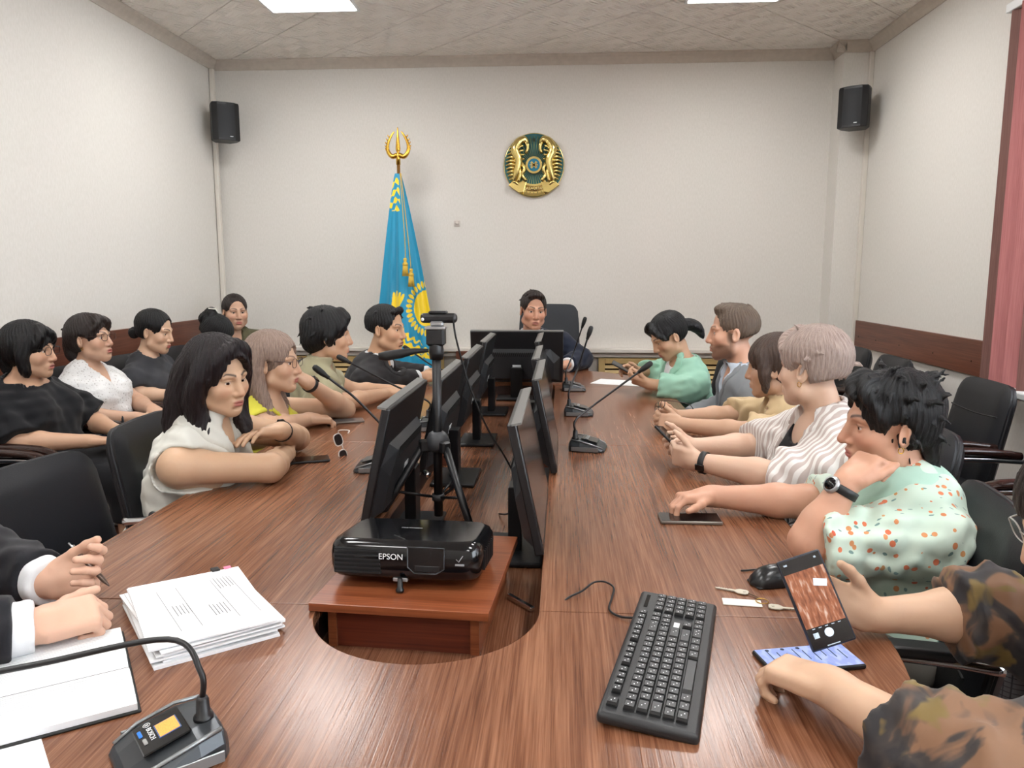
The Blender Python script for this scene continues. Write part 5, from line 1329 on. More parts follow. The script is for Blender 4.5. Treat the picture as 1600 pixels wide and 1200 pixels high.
def hair_style(st, rg):
    if st == 'bob_bangs':
        o = cap(0.020, wx=0.062, wz=0.090, cz=-0.050, ears=False, nape=-0.10)
        for s in (-1, 1): o += chain([(s * 0.066, 0.012, 0.05), (s * 0.078, 0.008, -0.01), (s * 0.074, 0.014, -0.075), (s * 0.066, 0.02, -0.105)], [0.03, 0.026, 0.022, 0.008])
        o += chain([(0, -0.085, 0.03), (0, -0.088, -0.04), (0, -0.078, -0.10)], [0.055, 0.05, 0.03])
        o += chain([(0.03, 0.06, 0.10), (-0.01, 0.088, 0.072), (-0.045, 0.078, 0.030)], [0.020, 0.016, 0.006]) + chain([(0.03, 0.06, 0.10), (0.052, 0.075, 0.066), (0.066, 0.055, 0.02)], [0.018, 0.015, 0.008])
        return o + locks(rg, 10, 0.018, 0.03, 0.006, 0.04, 0.3)
    if st == 'updo':
        o = cap(0.016, wx=0.066, wz=0.098, cz=-0.040, nape=-0.085); o.append(('add', ell((0, -0.100, 0.0), (0.052, 0.036, 0.068)), 0.02)); o += chain([(0, -0.10, -0.02), (0, -0.10, -0.07), (0, -0.085, -0.105)], [0.045, 0.04, 0.02])
        o += chain([(0.02, 0.05, 0.105), (-0.02, 0.085, 0.078), (-0.058, 0.06, 0.045)], [0.018, 0.016, 0.008]) + chain([(0.02, 0.05, 0.105), (0.045, 0.078, 0.075), (0.062, 0.055, 0.04)], [0.016, 0.013, 0.006])
        return o + locks(rg, 14, 0.016, 0.035, 0.006, 0.03, 0.5, (0, -0.6, 0.2), 0.03)
    if st == 'bun': return cap(0.008, wx=0.070, wz=0.110, cz=-0.022, ry=0.092) + [('add', ell((0, -0.118, -0.035), (0.034, 0.030, 0.034)), 0.006)]
    if st == 'claw': return cap(0.010, wx=0.069, wz=0.098, cz=-0.032) + [('add', ell((0, -0.105, 0.085), (0.042, 0.038, 0.045)), 0.012), ('add', ell((0.0, -0.12, 0.045), (0.036, 0.03, 0.04)), 0.012)]
    if st == 'ponytail_low': return cap(0.008, wx=0.071, wz=0.112, cz=-0.022, ry=0.092) + chain([(0.0, -0.10, 0.0), (-0.02, -0.125, -0.04), (-0.05, -0.12, -0.10), (-0.06, -0.10, -0.16)], [0.026, 0.028, 0.022, 0.008])
    if st == 'ponytail':
        o = cap(0.012, wx=0.068, wz=0.102, cz=-0.036, ry=0.088); o += chain([(0.0, -0.10, 0.0), (0.0, -0.135, -0.015), (0.0, -0.165, -0.06), (0.0, -0.165, -0.12)], [0.024, 0.03, 0.026, 0.008])
        for s in (-1, 1): o += chain([(s * 0.008, 0.058, 0.106), (s * 0.045, 0.072, 0.072), (s * 0.072, 0.046, 0.010)], [0.012, 0.014, 0.006])
        return o
    if st == 'long_wavy':
        o = cap(0.024, wx=0.064, wz=0.112, cz=-0.026, ry=0.090, ears=False, nape=-0.14, lift=0.004)
        for s in (-1, 1):
            o += chain([(s * 0.060, 0.02, 0.075), (s * 0.088, 0.010, 0.01), (s * 0.088, -0.012, -0.07), (s * 0.078, 0.0, -0.13), (s * 0.082, 0.03, -0.18), (s * 0.08, 0.055, -0.22)], [0.03, 0.03, 0.036, 0.032, 0.024, 0.010])
            o += chain([(s * 0.05, -0.07, 0.02), (s * 0.065, -0.09, -0.08), (s * 0.075, -0.10, -0.17), (s * 0.08, -0.11, -0.26)], [0.055, 0.055, 0.05, 0.015])
        o += chain([(0, -0.09, 0.02), (0, -0.105, -0.09), (0, -0.115, -0.19), (0.01, -0.12, -0.28)], [0.06, 0.06, 0.055, 0.02])
        o += chain([(-0.02, 0.05, 0.116), (0.03, 0.066, 0.100), (0.066, 0.052, 0.060), (0.074, 0.040, 0.01)], [0.018, 0.018, 0.014, 0.010]) + chain([(-0.02, 0.05, 0.116), (-0.05, 0.062, 0.095), (-0.070, 0.045, 0.050), (-0.076, 0.035, 0.0)], [0.018, 0.016, 0.014, 0.010])
        return o + locks(rg, 20, 0.026, 0.05, 0.007, -0.05, 0.3, (0, -0.3, -0.6))
    if st == 'long_straight':
        o = cap(0.014, wx=0.064, wz=0.104, cz=-0.034, ears=False, nape=-0.13)
        for s in (-1, 1):
            if s > 0: o.append(('sub', ell((0.088, 0.004, -0.020), (0.024, 0.030, 0.034)), 0.006))
            o += chain([(s * 0.062, -0.01, 0.07), (s * 0.078, -0.034, 0.0), (s * 0.074, -0.035, -0.09), (s * 0.080, 0.0, -0.18), (s * 0.078, 0.035, -0.27), (s * 0.07, 0.05, -0.34)], [0.024, 0.022, 0.030, 0.026, 0.020, 0.006])
            o += chain([(s * 0.045, -0.07, 0.03), (s * 0.05, -0.085, -0.08), (s * 0.055, -0.09, -0.2), (s * 0.06, -0.09, -0.3)], [0.045, 0.045, 0.04, 0.012])
        o += chain([(0, -0.085, 0.02), (0, -0.095, -0.1), (0, -0.10, -0.22), (0, -0.10, -0.31)], [0.05, 0.05, 0.045, 0.012])
        return o
    if st == 'short_full':
        o = cap(0.020, wx=0.064, wz=0.100, cz=-0.040, ry=0.086, ears=False, nape=-0.085); 
        for s in (-1, 1): o += chain([(s * 0.062, 0.02, 0.06), (s * 0.076, 0.006, 0.0), (s * 0.072, 0.006, -0.04)], [0.024, 0.022, 0.010])
        o += chain([(0.02, 0.05, 0.108), (0.0, 0.080, 0.084), (-0.04, 0.078, 0.056)], [0.02, 0.015, 0.006]) + chain([(0.02, 0.05, 0.108), (0.045, 0.07, 0.080), (0.068, 0.052, 0.03)], [0.02, 0.016, 0.008])
        return o + [('add', ell((0, -0.07, -0.03), (0.070, 0.052, 0.060)), 0.03)] + locks(rg, 60, 0.018, 0.042, 0.008, -0.09, 0.4, (0, -0.3, -0.5))
    if st == 'short_textured':
        o = cap(0.017, wx=0.064, wz=0.100, cz=-0.040, ry=0.086, nape=-0.062, lift=0.004); o += chain([(0.03, 0.05, 0.112), (0.0, 0.084, 0.092), (-0.05, 0.074, 0.06)], [0.02, 0.016, 0.006]) + chain([(0.03, 0.05, 0.112), (0.05, 0.072, 0.084), (0.066, 0.05, 0.04)], [0.02, 0.016, 0.006])
        return o + locks(rg, 120, 0.015, 0.042, 0.0075, -0.03, 0.36, (0.15, 0.15, -0.35), 0.085)
    if st == 'spiky':
        o = cap(0.016, wx=0.065, wz=0.104, cz=-0.036, ry=0.088, nape=-0.075); o += chain([(0.02, 0.05, 0.108), (0.01, 0.082, 0.094), (-0.03, 0.086, 0.070)], [0.02, 0.014, 0.004]) + chain([(0.02, 0.05, 0.108), (0.05, 0.066, 0.085), (0.070, 0.044, 0.04), (0.073, 0.030, 0.012)], [0.02, 0.016, 0.010, 0.003]) + chain([(-0.02, 0.05, 0.108), (-0.05, 0.066, 0.085), (-0.070, 0.044, 0.04), (-0.073, 0.030, 0.012)], [0.02, 0.016, 0.010, 0.003])
        for x in (-0.03, 0.0, 0.03): o += chain([(x, -0.085, -0.03), (x * 1.1, -0.088, -0.08), (x * 1.2, -0.10, -0.115)], [0.022, 0.014, 0.003])
        return o + locks(rg, 150, 0.013, 0.050, 0.0068, -0.06, 0.7, (0.1, -0.25, 0.05), 0.07)
    if st == 'bob_brown':
        o = cap(0.018, wx=0.062, wz=0.088, cz=-0.054, ears=False, nape=-0.11)
        for s in (-1, 1): o += chain([(s * 0.064, 0.03, 0.05), (s * 0.076, 0.028, -0.02), (s * 0.07, 0.03, -0.09)], [0.026, 0.022, 0.008])
        return o + chain([(0, -0.08, 0.02), (0, -0.085, -0.05), (0, -0.075, -0.11)], [0.055, 0.05, 0.025]) + locks(rg, 16, 0.016, 0.035, 0.007, -0.02, 0.2, (0, 0.1, -0.7), 0.09)
    if st == 'man_crop':
        return cap(0.008, wx=0.072, wz=0.110, cz=-0.022, ry=0.100, nape=-0.045) + chain([(-0.045, 0.056, 0.090), (0, 0.070, 0.102), (0.045, 0.056, 0.090)], [0.010, 0.013, 0.010]) + locks(rg, 40, 0.006, 0.028, 0.006, 0.05, 0.25, (0.3, 0.5, -0.1), 0.075)
    if st == 'man_fade':
        o = cap(0.0045, wx=0.073, wz=0.112, cz=-0.020, ry=0.104, nape=-0.045); o.append(('add', ell((0, 0.030, 0.100), (0.050, 0.044, 0.022)), 0.025))
        return o + locks(rg, 24, 0.008, 0.03, 0.007, 0.085, 0.3, (0.3, 0.5, 0.1), 0.09)
    return cap(0.012)
def xf(p, T, s):
    q = dict(p); f = lambda v: T[1] + T[0] @ (v * s)
    if p['t'] == 'c': return cone(f(p['a']), f(p['b']), p['r1'] * s, p['r2'] * s)
    if p['t'] == 'e': return ell(f(p['c']), p['r'] * s, T[0] @ p['M'])
    return rbox(f(p['c']), p['h'] * s, T[0] @ p['M'], p['rd'] * s)

# ------------------------------------------------------------------ a seated person
EYEM = [plain('eye_white', (214, 206, 200), 0.25), plain('eye_iris', (58, 38, 28), 0.2), plain('eye_pupil', (6, 5, 5), 0.1)]
EYEB = [EYEM[0], plain('eye_iris_blue', (96, 108, 116), 0.2), EYEM[2]]
def make_eye(center, gaze, r, parent, mats):
    m = MB(); g = Vector(gaze).normalized(); rot = g.to_track_quat('Z', 'Y').to_matrix(); n = 20
    ang = [0, 12, 24, 27, 45, 70, 95, 120]; rings = []
    for a in ang: rings.append((r * math.sin(R(a)), r * math.cos(R(a))))
    m.lathe(rings + [(0.0, -r * 0.8)], center, n, rot)
    m.bm.faces.ensure_lookup_table()
    c = Vector(center)
    for f in m.bm.faces:
        a = math.degrees((f.calc_center_median() - c).angle(g)); f.material_index = 2 if a < 10 else (1 if a < 26 else 0)
    return m.build('eye', mats, parent)
ARMS_REST = None
def person(label, pos, ang, head, hyaw, hpitch=0, hroll=0, sex='f', bulk=1.0, hs=1.0, fat=1.0, skin=(206, 158, 132), lips=(170, 96, 90), brow=(40, 30, 28), beard=None,
           L=None, Rt=None, hair='bun', hairc='black', top=None, bottom=None, res=(0.004, 0.004, 0.008, 0.010), hip=0.53, seed=1, gaze=(0, 1, 0), mouth=0.0, eye=0.0036, glasses=None,
           over=None, earrings=False, knees=None, eyes=EYEM, shw=1.0, fade=None, browz=0.0, nose=1.0):
    Mw = Matrix.Translation((pos[0], pos[1], 0)) @ Matrix.Rotation(R(ang - 90), 4, 'Z'); inv = np.array(Mw.inverted())
    tl_ = lambda p: inv[:3, :3] @ np.array(p, float) + inv[:3, 3]; td = lambda d: inv[:3, :3] @ np.array(d, float)
    skin = (skin[0] * 0.975, skin[1] * 1.05, skin[2] * 1.035); rg = np.random.RandomState(seed); male = sex == 'm'
    Hc = tl_(head); Rm = rot_zyx(R(hyaw - ang), -R(hpitch), R(hroll)); T = (Rm, Hc)
    Rb = rot_zyx(R((hyaw - ang) * 0.4), -R(hpitch * 0.45), R(hroll * 0.4))
    P0 = vec(0, 0, hip); Nk = Hc + Rb @ (vec(0, -0.052, -0.178) * hs); up = nrm(Nk - P0)
    fw = nrm(vec(0, 1, 0) - up * up[1]); rt = np.cross(fw, up)
    TM = np.stack([rt, fw, up], 1); b = bulk
    lp = lambda t: P0 + (Nk - P0) * t
    tor = [(ell(P0 + vec(0, 0.0, 0.0), (0.170 * b, 0.130 * b, 0.115)), 0), (ell(lp(0.36) + fw * 0.018 * b, (0.148 * b, 0.118 * b, 0.16), TM), 0.06), (ell(lp(0.70), (0.152 * b, 0.106 * b, 0.185), TM), 0.06)]
    sw = (0.178 if male else 0.155) * (0.6 + 0.4 * b) * shw
    Sh = {'R': Nk - up * 0.062 + rt * sw, 'L': Nk - up * 0.062 - rt * sw}
    tor.append((cone(Sh['L'], Sh['R'], 0.052 * (0.5 + 0.5 * b)), 0.05))
    for q in 'LR': tor.append((cone(Nk + up * 0.006, Sh[q] + up * 0.002, 0.034, 0.046), 0.03))
    if not male:
        for sx in (-1, 1): tor.append((ell(lp(0.66) + fw * 0.082 * b + rt * sx * 0.072 * b, vec(0.066, 0.058, 0.066) * b, TM), 0.04))
    neck = (cone(Nk - up * 0.01, Hc + Rm @ (vec(0, -0.022, -0.075) * hs), (0.060 if male else 0.050) * (0.4 + 0.6 * b), (0.056 if male else 0.049) * (0.5 + 0.5 * fat)), 0.03)
    legs = {}; kn = {}
    for q, sx in (('R', 1), ('L', -1)):
        hp = P0 + vec(sx * 0.088 * b, 0.02, -0.01); kn[q] = vec(sx * 0.10, 0.44, 0.50) if knees is None else tl_(knees[q]); an = vec(kn[q][0] * 0.9, kn[q][1] + 0.0, 0.085)
        legs[q] = dict(thigh=(cone(hp, kn[q], 0.083 * b, 0.056), 0.04), calf=(cone(kn[q], an, 0.052, 0.036), 0.03), foot=(cone(an + vec(0, -0.02, -0.045), an + vec(0, 0.14, -0.052), 0.034, 0.028), 0.02), an=an)
    arms = {}
    for q, sp in (('L', L), ('R', Rt)):
        if sp is None: continue
        W = tl_(sp['w']); S = Sh[q]; sx = 1 if q == 'R' else -1; al = sp.get('len', 1.0)
        hint = td(sp['hint']) if 'hint' in sp else vec(sx * 0.5, -0.6, -0.7)
        E = tl_(sp['elbow']) if 'elbow' in sp else two_bone(S, W, 0.285 * al * (1.06 if male else 1), 0.245 * al * (1.06 if male else 1), hint)
        d = td(sp['d']) if 'd' in sp else nrm(W - E); n = td(sp.get('n', (0, 0, -1)))
        ab = 0.45 + 0.55 * b; U = (cone(S, E, 0.050 * ab, 0.041 * ab), 0.03); mid = E + (W - E) * 0.3
        F = [(cone(E, mid, 0.041 * ab, 0.040 * ab), 0.02), (cone(mid, W, 0.040 * ab, 0.0265 * (0.6 + 0.4 * ab)), 0.02)]
        hsz = sp.get('sc', 1.04 if male else 0.97)
        Hd = hand_prims(W, d, n, q, sp.get('curl', (18, 25, 15)), sp.get('thumb', (0.7, 0.6, 0.15)), sp.get('spread', 0.05), hsz, sp.get('index'), sp.get('tb', 12))
        arms[q] = dict(S=S, E=E, W=W, U=U, F=F, H=Hd, d=nrm(d), n=nrm(n), ab=ab)
    hops = head_ops(T, hs, male, fat, mouth, eye, nose)
    # ---- body: one skin surface, meshed at several resolutions
    def field(lo, hi, h, with_head=True):
        G = Grid(lo, hi, h)
        for p, k in tor + [neck]: G.op(p, 'add', k)
        for q in 'LR':
            for nm in ('thigh', 'calf', 'foot'): G.op(legs[q][nm][0], 'add', legs[q][nm][1])
        Hd_ = Grid(lo, hi, h)
        for p, m, k in hops: Hd_.op(p, m, k)
        k = 0.02; hh = np.maximum(f32(k) - np.abs(Hd_.V - G.V), 0) / f32(k); G.V = np.minimum(G.V, Hd_.V) - hh * hh * f32(k * 0.25)
        # carve mouth, eyes again where the neck/torso blend cannot reach: nothing to do
        for q in arms:
            A = Grid(lo, hi, h); a = arms[q]
            for p, k in [a['U']] + a['F'] + a['H']: A.op(p, 'add', k)
            k = 0.012; hh = np.maximum(f32(k) - np.abs(A.V - G.V), 0) / f32(k); G.V = np.minimum(G.V, A.V) - hh * hh * f32(k * 0.25)
        return G
    rh, rhand, rarm, rbody = res
    chunks = []
    hb = bounds([p for p, m, k in hops if m == 'add'], 0.012); chunks.append((hb[0] - vec(0, 0, 0.02), hb[1], rh))
    for q in arms: lo, hi = bounds([p for p, k in arms[q]['H']], 0.012); chunks.append((lo, hi, rhand))
    for q in arms:
        lo, hi = bounds([p for p, k in arms[q]['F']] + [cone(arms[q]['S'] * 0.6 + arms[q]['E'] * 0.4, arms[q]['E'], 0.05)], 0.012); chunks.append((lo, hi, rarm))
    lo, hi = bounds([p for p, k in tor + [neck]] + [legs[q][nm][0] for q in 'LR' for nm in ('thigh', 'calf', 'foot')] + [arms[q]['U'][0] for q in arms], 0.03); chunks.append((lo, hi, rbody))
    CO, QQ, base = [], [], 0
    for i, (lo, hi, h) in enumerate(chunks):
        G = field(lo, hi, h); co, Q = G.mesh()
        if len(Q) == 0: continue
        cen = co[Q].mean(1); keepq = np.ones(len(Q), bool)
        for lo2, hi2, h2 in chunks[:i]:
            mg = 2.2 * h2; keepq &= ~((cen > lo2 + mg) & (cen < hi2 - mg)).all(1)
        Q = Q[keepq]; used = np.unique(Q); remap = np.full(len(co), -1); remap[used] = np.arange(len(used))
        CO.append(co[used]); QQ.append(remap[Q] + base); base += len(used)
    co = np.concatenate(CO); Q = np.concatenate(QQ)
    tint = skin_tint(co, T, hs, skin, lips, brow, beard, male, browz, fade)
    root = to_object('person', co, Q, SKIN, None, {'tint': tint}); root.matrix_world = Mw
    tag(root, label, 'person')
    # ---- eyes
    for sx in (-1, 1):
        c = Hc + Rm @ (vec(sx * 0.030, 0.0655, -0.0005) * hs); make_eye(c, Rm @ nrm(vec(*gaze)), 0.0134 * hs, root, eyes)
    # ---- hair
    ops = hair_style(hair, rg); HP = [(xf(p, T, hs), m, k * hs) for m, p, k in ops]
    lo, hi = bounds([p for p, m, k in HP if m == 'add'], 0.012); G = Grid(lo, hi, max(rh, 0.003))
    for p, m, k in HP: G.op(p, m, k)
    iR = Rm.T
    def groove(X, Y, Z):
        x, y, z = X - f32(Hc[0]), Y - f32(Hc[1]), Z - f32(Hc[2]); hx = iR[0, 0] * x + iR[0, 1] * y + iR[0, 2] * z; hy = iR[1, 0] * x + iR[1, 1] * y + iR[1, 2] * z; hz = iR[2, 0] * x + iR[2, 1] * y + iR[2, 2] * z
        ph = np.arctan2(hx, hy + 0.03); return 0.0013 * np.sin(ph * 38 + 2.5 * np.sin(hz * 45)) + 0.0011 * np.sin(ph * 71 + hz * 60 + 1.0)
    G.disp(groove); hco, hQ = main_parts(*G.mesh()); qh = (hco - Hc) @ Rm / hs
    ph = np.arctan2(qh[:, 0], qh[:, 1] + 0.03); st = np.stack([ph, np.linalg.norm(qh[:, :2], axis=1) * 6, qh[:, 2] * 6], 1)
    ho = to_object('hair', hco, hQ, hair_material('hair_' + hairc, *HAIRC[hairc]), root, {'strand': st})
    # ---- clothes
    def garment(name, spec, extra=0.0, parent=root):
        t = spec.get('t', 0.010) + extra; h = spec.get('res', min(rbody, 0.0078)); slv = spec.get('sleeve', 0.5); loose = spec.get('loose', 0.006)
        pr = [p for p, k in tor]; lo, hi = bounds(pr + [arms[q]['U'][0] for q in arms] + [p for q in arms for p, k in arms[q]['F']], t + loose + 0.03); lo[2] = max(lo[2], hip - 0.16); hi[2] += 0.05
        G = Grid(lo, hi, h)
        for p, k in tor: G.op(p, 'add', k, t)
        if slv:
            for q in arms:
                a = arms[q]; W_ = Grid(lo, hi, h)
                f = slv[q] if isinstance(slv, dict) else slv
                r1, r2 = 0.048 * a['ab'] + t + loose * 0.4, 0.043 * a['ab'] + t + loose
                if f <= 1: end = a['S'] + (a['E'] - a['S']) * f; dr = a['E'] - a['S']; W_.op(cone(a['S'], end + nrm(dr) * 0.05, r1, r1 + (r2 - r1) * f + spec.get('flare', 0)), 'add', 0)
                else:
                    W_.op(cone(a['S'], a['E'], r1, r2), 'add', 0); end = a['E'] + (a['W'] - a['E']) * (f - 1); dr = a['W'] - a['E']
                    W_.op(cone(a['E'], end + nrm(dr) * 0.05, r2, r2 + (0.030 + t + loose * 0.6 - r2) * (f - 1) + spec.get('flare', 0)), 'add', 0.02)
                W_.disp(wrinkle(seed + 11, spec.get('wr', 0.003) * 1.1, 100, (1, 1, 1)))
                W_.op(half(end, dr, 0.14), 'sub', 0.004)
                k = 0.03; hh = np.maximum(f32(k) - np.abs(W_.V - G.V), 0) / f32(k); G.V = np.minimum(G.V, W_.V) - hh * hh * f32(k * 0.25)
        else:
            for q in arms:
                a = arms[q]; sx = 1 if q == 'R' else -1; G.op(cone(a['S'] + rt * sx * 0.035, a['E'] + (a['E'] - a['S']) * 0.1, 0.066 * a['ab'], 0.062 * a['ab']), 'sub', 0.006)
        G.disp(wrinkle(seed + 5, spec.get('wr', 0.003) * 1.0, 45)); G.disp(wrinkle(seed + 6, spec.get('wr', 0.003) * 0.75, 100, (0.6, 0.6, 1.4)))
        nk = spec.get('neck', 'crew'); hn = Nk + up * 0.035
        cuts = {'crew': [ell(hn + fw * 0.012, (0.070, 0.072, 0.045), TM)], 'wide': [ell(hn + fw * 0.03, (0.115, 0.085, 0.062), TM)], 'scoop': [ell(hn + fw * 0.05, (0.085, 0.085, 0.105), TM)],
                'v': [ell(hn, (0.068, 0.070, 0.045), TM), cone(hn + fw * 0.07, lp(0.72) + fw * 0.15 * b, 0.055, 0.004)], 'open': [ell(hn, (0.066, 0.068, 0.045), TM), cone(hn + fw * 0.075, lp(0.78) + fw * 0.15 * b, 0.042, 0.004)],
                'blazer': [ell(hn, (0.074, 0.074, 0.05), TM), cone(hn + fw * 0.075, lp(0.38) + fw * (0.17 * b + 0.02), 0.062, 0.006)], 'wideopen': [ell(hn, (0.072, 0.072, 0.045), TM), cone(hn + fw * 0.09, lp(0.15) + fw * 0.2 * b, 0.075, 0.05)]}[nk]
        for c in cuts: G.op(c, 'sub', 0.004)
        G.op(half(P0 - vec(0, 0, 0.075), (0, 0, -1), 0.5), 'sub', 0.0)
        V0 = G.V.copy(); gco, gQ = main_parts(*G.mesh(), 0.05); o = to_object(name, gco, gQ, spec['mat'], parent)
        if spec.get('lapel'):
            G.V = V0 - f32(0.005); G.keep([dict(cuts[1], r1=cuts[1]['r1'] + 0.034, r2=cuts[1]['r2'] + 0.012, lo=cuts[1]['lo'] - 0.04, hi=cuts[1]['hi'] + 0.04)])
            for c in cuts: G.op(c, 'sub', 0.002, -0.001)
            l1, l2 = G.mesh(); to_object('lapel', l1, l2, spec['mat'], o)
        if spec.get('collar'):
            cm = spec.get('cmat', spec['mat']); na, nb_ = neck[0]['a'], neck[0]['b']; ax_ = nrm(nb_ - na); nr = neck[0]['r1'] + spec.get('cgap', 0.004)
            K = G; K.V = V0 - f32(spec.get('cth', 0.009)); cw = spec.get('cw', 0.055)
            K.op(cone(na - ax_ * 0.03, na + ax_ * (spec.get('ch', 0.05) + 0.045), nr + 0.024, nr + 0.010), 'add', 0.01)
            K.keep([ell(na + ax_ * 0.01 + fw * 0.012, (nr + cw, nr + cw + 0.004, 0.10), TM)] + [cone(hn + fw * 0.06, hn + fw * 0.085 + (lp(0.78) - hn) * 0.55, 0.052, 0.03)])
            K.op(cone(na - ax_ * 0.06, na + ax_ * 0.12, nr), 'sub', 0.0)
            K.op(half(na + ax_ * (spec.get('ch', 0.05) + 0.065), up + fw * 0.15, 0.16), 'sub', 0.002)
            for c in cuts[1:]: K.op(c, 'sub', 0.002, 0.002)
            K.op(cone(na + fw * 0.03, na + fw * 0.16 - up * 0.02, spec.get('fgap', 0.012), 0.02), 'sub', 0.002)
            k1, k2 = main_parts(*K.mesh(), 0.08)
            if len(k2): to_object('collar', k1, k2, cm, o)
        return o
    g1 = garment(top.get('name', 'shirt'), top) if top else None
    g2 = garment(over.get('name', 'jacket'), over, 0.009) if over else None
    if top and top.get('tie'):
        m = MB(); pts = [Nk + up * 0.012 + fw * 0.074, lp(0.82) + fw * (0.112 * b + 0.012), lp(0.6) + fw * (0.125 * b + 0.012), lp(0.36) + fw * (0.14 * b + 0.016)]
        m.tube(smooth_path(pts, 4), [0.014, 0.016] + [0.022] * 9 + [0.026, 0.026], 8, flat=(1, 0.3)); m.build('tie', top['tie'], g1)
    # ---- lower body
    bt = bottom or dict(mat=cloth_mat('black_trousers', (24, 25, 30))); kind = bt.get('kind', 'trousers')
    pr = [tor[0][0]] + [legs[q][nm][0] for q in 'LR' for nm in ('thigh', 'calf')]; lo, hi = bounds(pr, 0.05); hi[2] = min(hi[2], hip + 0.14)
    G = Grid(lo, hi, 0.012); G.op(tor[0][0], 'add', 0, 0.008)
    for q in 'LR':
        G.op(legs[q]['thigh'][0], 'add', 0.1 if kind == 'skirt' else 0.04, 0.014)
        if kind == 'skirt':
            if q == 'R': G.op(cone(vec(0, 0.1, 0.52), (kn['L'] + kn['R']) / 2, 0.10, 0.085), 'add', 0.06)
            G.op(cone(kn[q], kn[q] + (legs[q]['an'] - kn[q]) * 0.45, 0.062, 0.07), 'add', 0.06)
        else: G.op(legs[q]['calf'][0], 'add', 0.03, 0.016)
    if kind == 'skirt':
        for q in 'LR': G.op(half(kn[q] + (legs[q]['an'] - kn[q]) * 0.42, (0, 0, -1), 0.25), 'sub', 0)
    G.disp(wrinkle(seed + 3, 0.004, 20)); G.op(half(P0 + vec(0, 0, 0.10), (0, 0, 1), 0.4), 'sub', 0)
    a_, b_ = G.mesh(); to_object('skirt' if kind == 'skirt' else 'trousers', a_, b_, bt['mat'], root)
    for q in 'LR':
        an = legs[q]['an']; G = Grid(*bounds([legs[q]['foot'][0]], 0.03), 0.009); G.op(legs[q]['foot'][0], 'add', 0, 0.008); G.op(half(vec(an[0], an[1] + 0.05, 0.006), (0, 0, -1), 0.4), 'sub', 0)
        a_, b_ = G.mesh(); to_object('shoe', a_, b_, bt.get('shoe', plain('shoe_black', (20, 20, 22), 0.35)), root)
    # ---- accessories
    if glasses:
        ge = empty('eyeglasses'); ge.parent = root; spectacles(ge, glasses, CLEARL, hs, 0.0014)
        M4 = Matrix.Identity(4)
        for i in range(3):
            for j in range(3): M4[i][j] = Rm[i, j]
        gp = Hc + Rm @ (vec(0, 0.097, 0.002) * hs); M4.translation = Vector(gp); ge.matrix_local = M4
    if earrings:
        for sx in (-1, 1):
            p = Hc + Rm @ (vec(sx * 0.080, 0.0, -0.045) * hs); MB().tube([Vector(p) + Vector(Rm @ vec(0, 0.006 * math.cos(t), 0.007 * math.sin(t))) for t in (2 * math.pi * k / 12 for k in range(13))], 0.0012, 5, caps=False).build('earring', GOLD, root)
    for q, sp in (('L', L), ('R', Rt)):
        if sp is None or not sp.get('watch'): continue
        a = arms[q]; d = nrm(a['W'] - a['E']); c = a['W'] - d * 0.022; n = a['n'] - d * np.dot(a['n'], d); n = nrm(n); t = np.cross(d, n); rr = 0.0295 * (0.7 + 0.3 * a['ab']) + 0.003
        wt = MB()
        P = [[Vector(c + d * w_ + (t * math.cos(th) + n * math.sin(th)) * (rr + e_)) for th in (2 * math.pi * k / 20 for k in range(20))] for w_, e_ in ((-0.010, 0), (-0.009, 0.0025), (0.009, 0.0025), (0.010, 0))]
        wt.grid(P, close_u=True); wo = wt.build('watch', plain('watch_strap', (20, 20, 22), 0.5), root)
        M3 = Matrix((Vector(t), Vector(d), Vector(-n))).transposed()
        if sp['watch'] == 'round':
            MB().lathe([(0, 0), (0.018, 0), (0.020, 0.003), (0.019, 0.009), (0.016, 0.010), (0, 0.010)], c - n * (rr - 0.002), 24, M3).build('watch_case', SILVER, wo); MB().lathe([(0, 0), (0.0145, 0), (0.0145, 0.0008), (0, 0.0008)], c - n * (rr + 0.0080), 24, M3).build('watch_dial', GLOSSB, wo)
        else: MB().box(c - n * (rr + 0.002), (0.022, 0.030, 0.008), M3, bevel=0.003, seg=2).build('watch_case', GLOSSB, wo)
    if top and top.get('claw'):
        m = MB()
        for k in range(5): m.tube([Hc + Rm @ vec(-0.035 + 0.017 * k, -0.075, 0.118), Hc + Rm @ vec(-0.035 + 0.017 * k, -0.10, 0.128), Hc + Rm @ vec(-0.03 + 0.015 * k, -0.135, 0.105)], 0.0045, 6)
        m.tube([Hc + Rm @ vec(-0.045, -0.10, 0.128), Hc + Rm @ vec(0.045, -0.10, 0.128)], 0.005, 6).build('hair_clip', plain('clip_white', (226, 222, 212), 0.3), ho)
    return root, arms, Mw
# ------------------------------------------------------------------ the people
NEAR = (0.0026, 0.003, 0.006, 0.008); MID = (0.0034, 0.0036, 0.007, 0.009); FAR = (0.004, 0.004, 0.008, 0.010)
BLKT = cloth_mat('black_trousers', (24, 25, 30)); NAVYT = cloth_mat('navy_trousers', (30, 36, 58))
FIST = dict(curl=(70, 85, 45), thumb=(0.75, 0.35, 0.6), tb=25); LAP = dict(curl=(22, 28, 18))
def mixd(a, **k): d = dict(a); d.update(k); return d
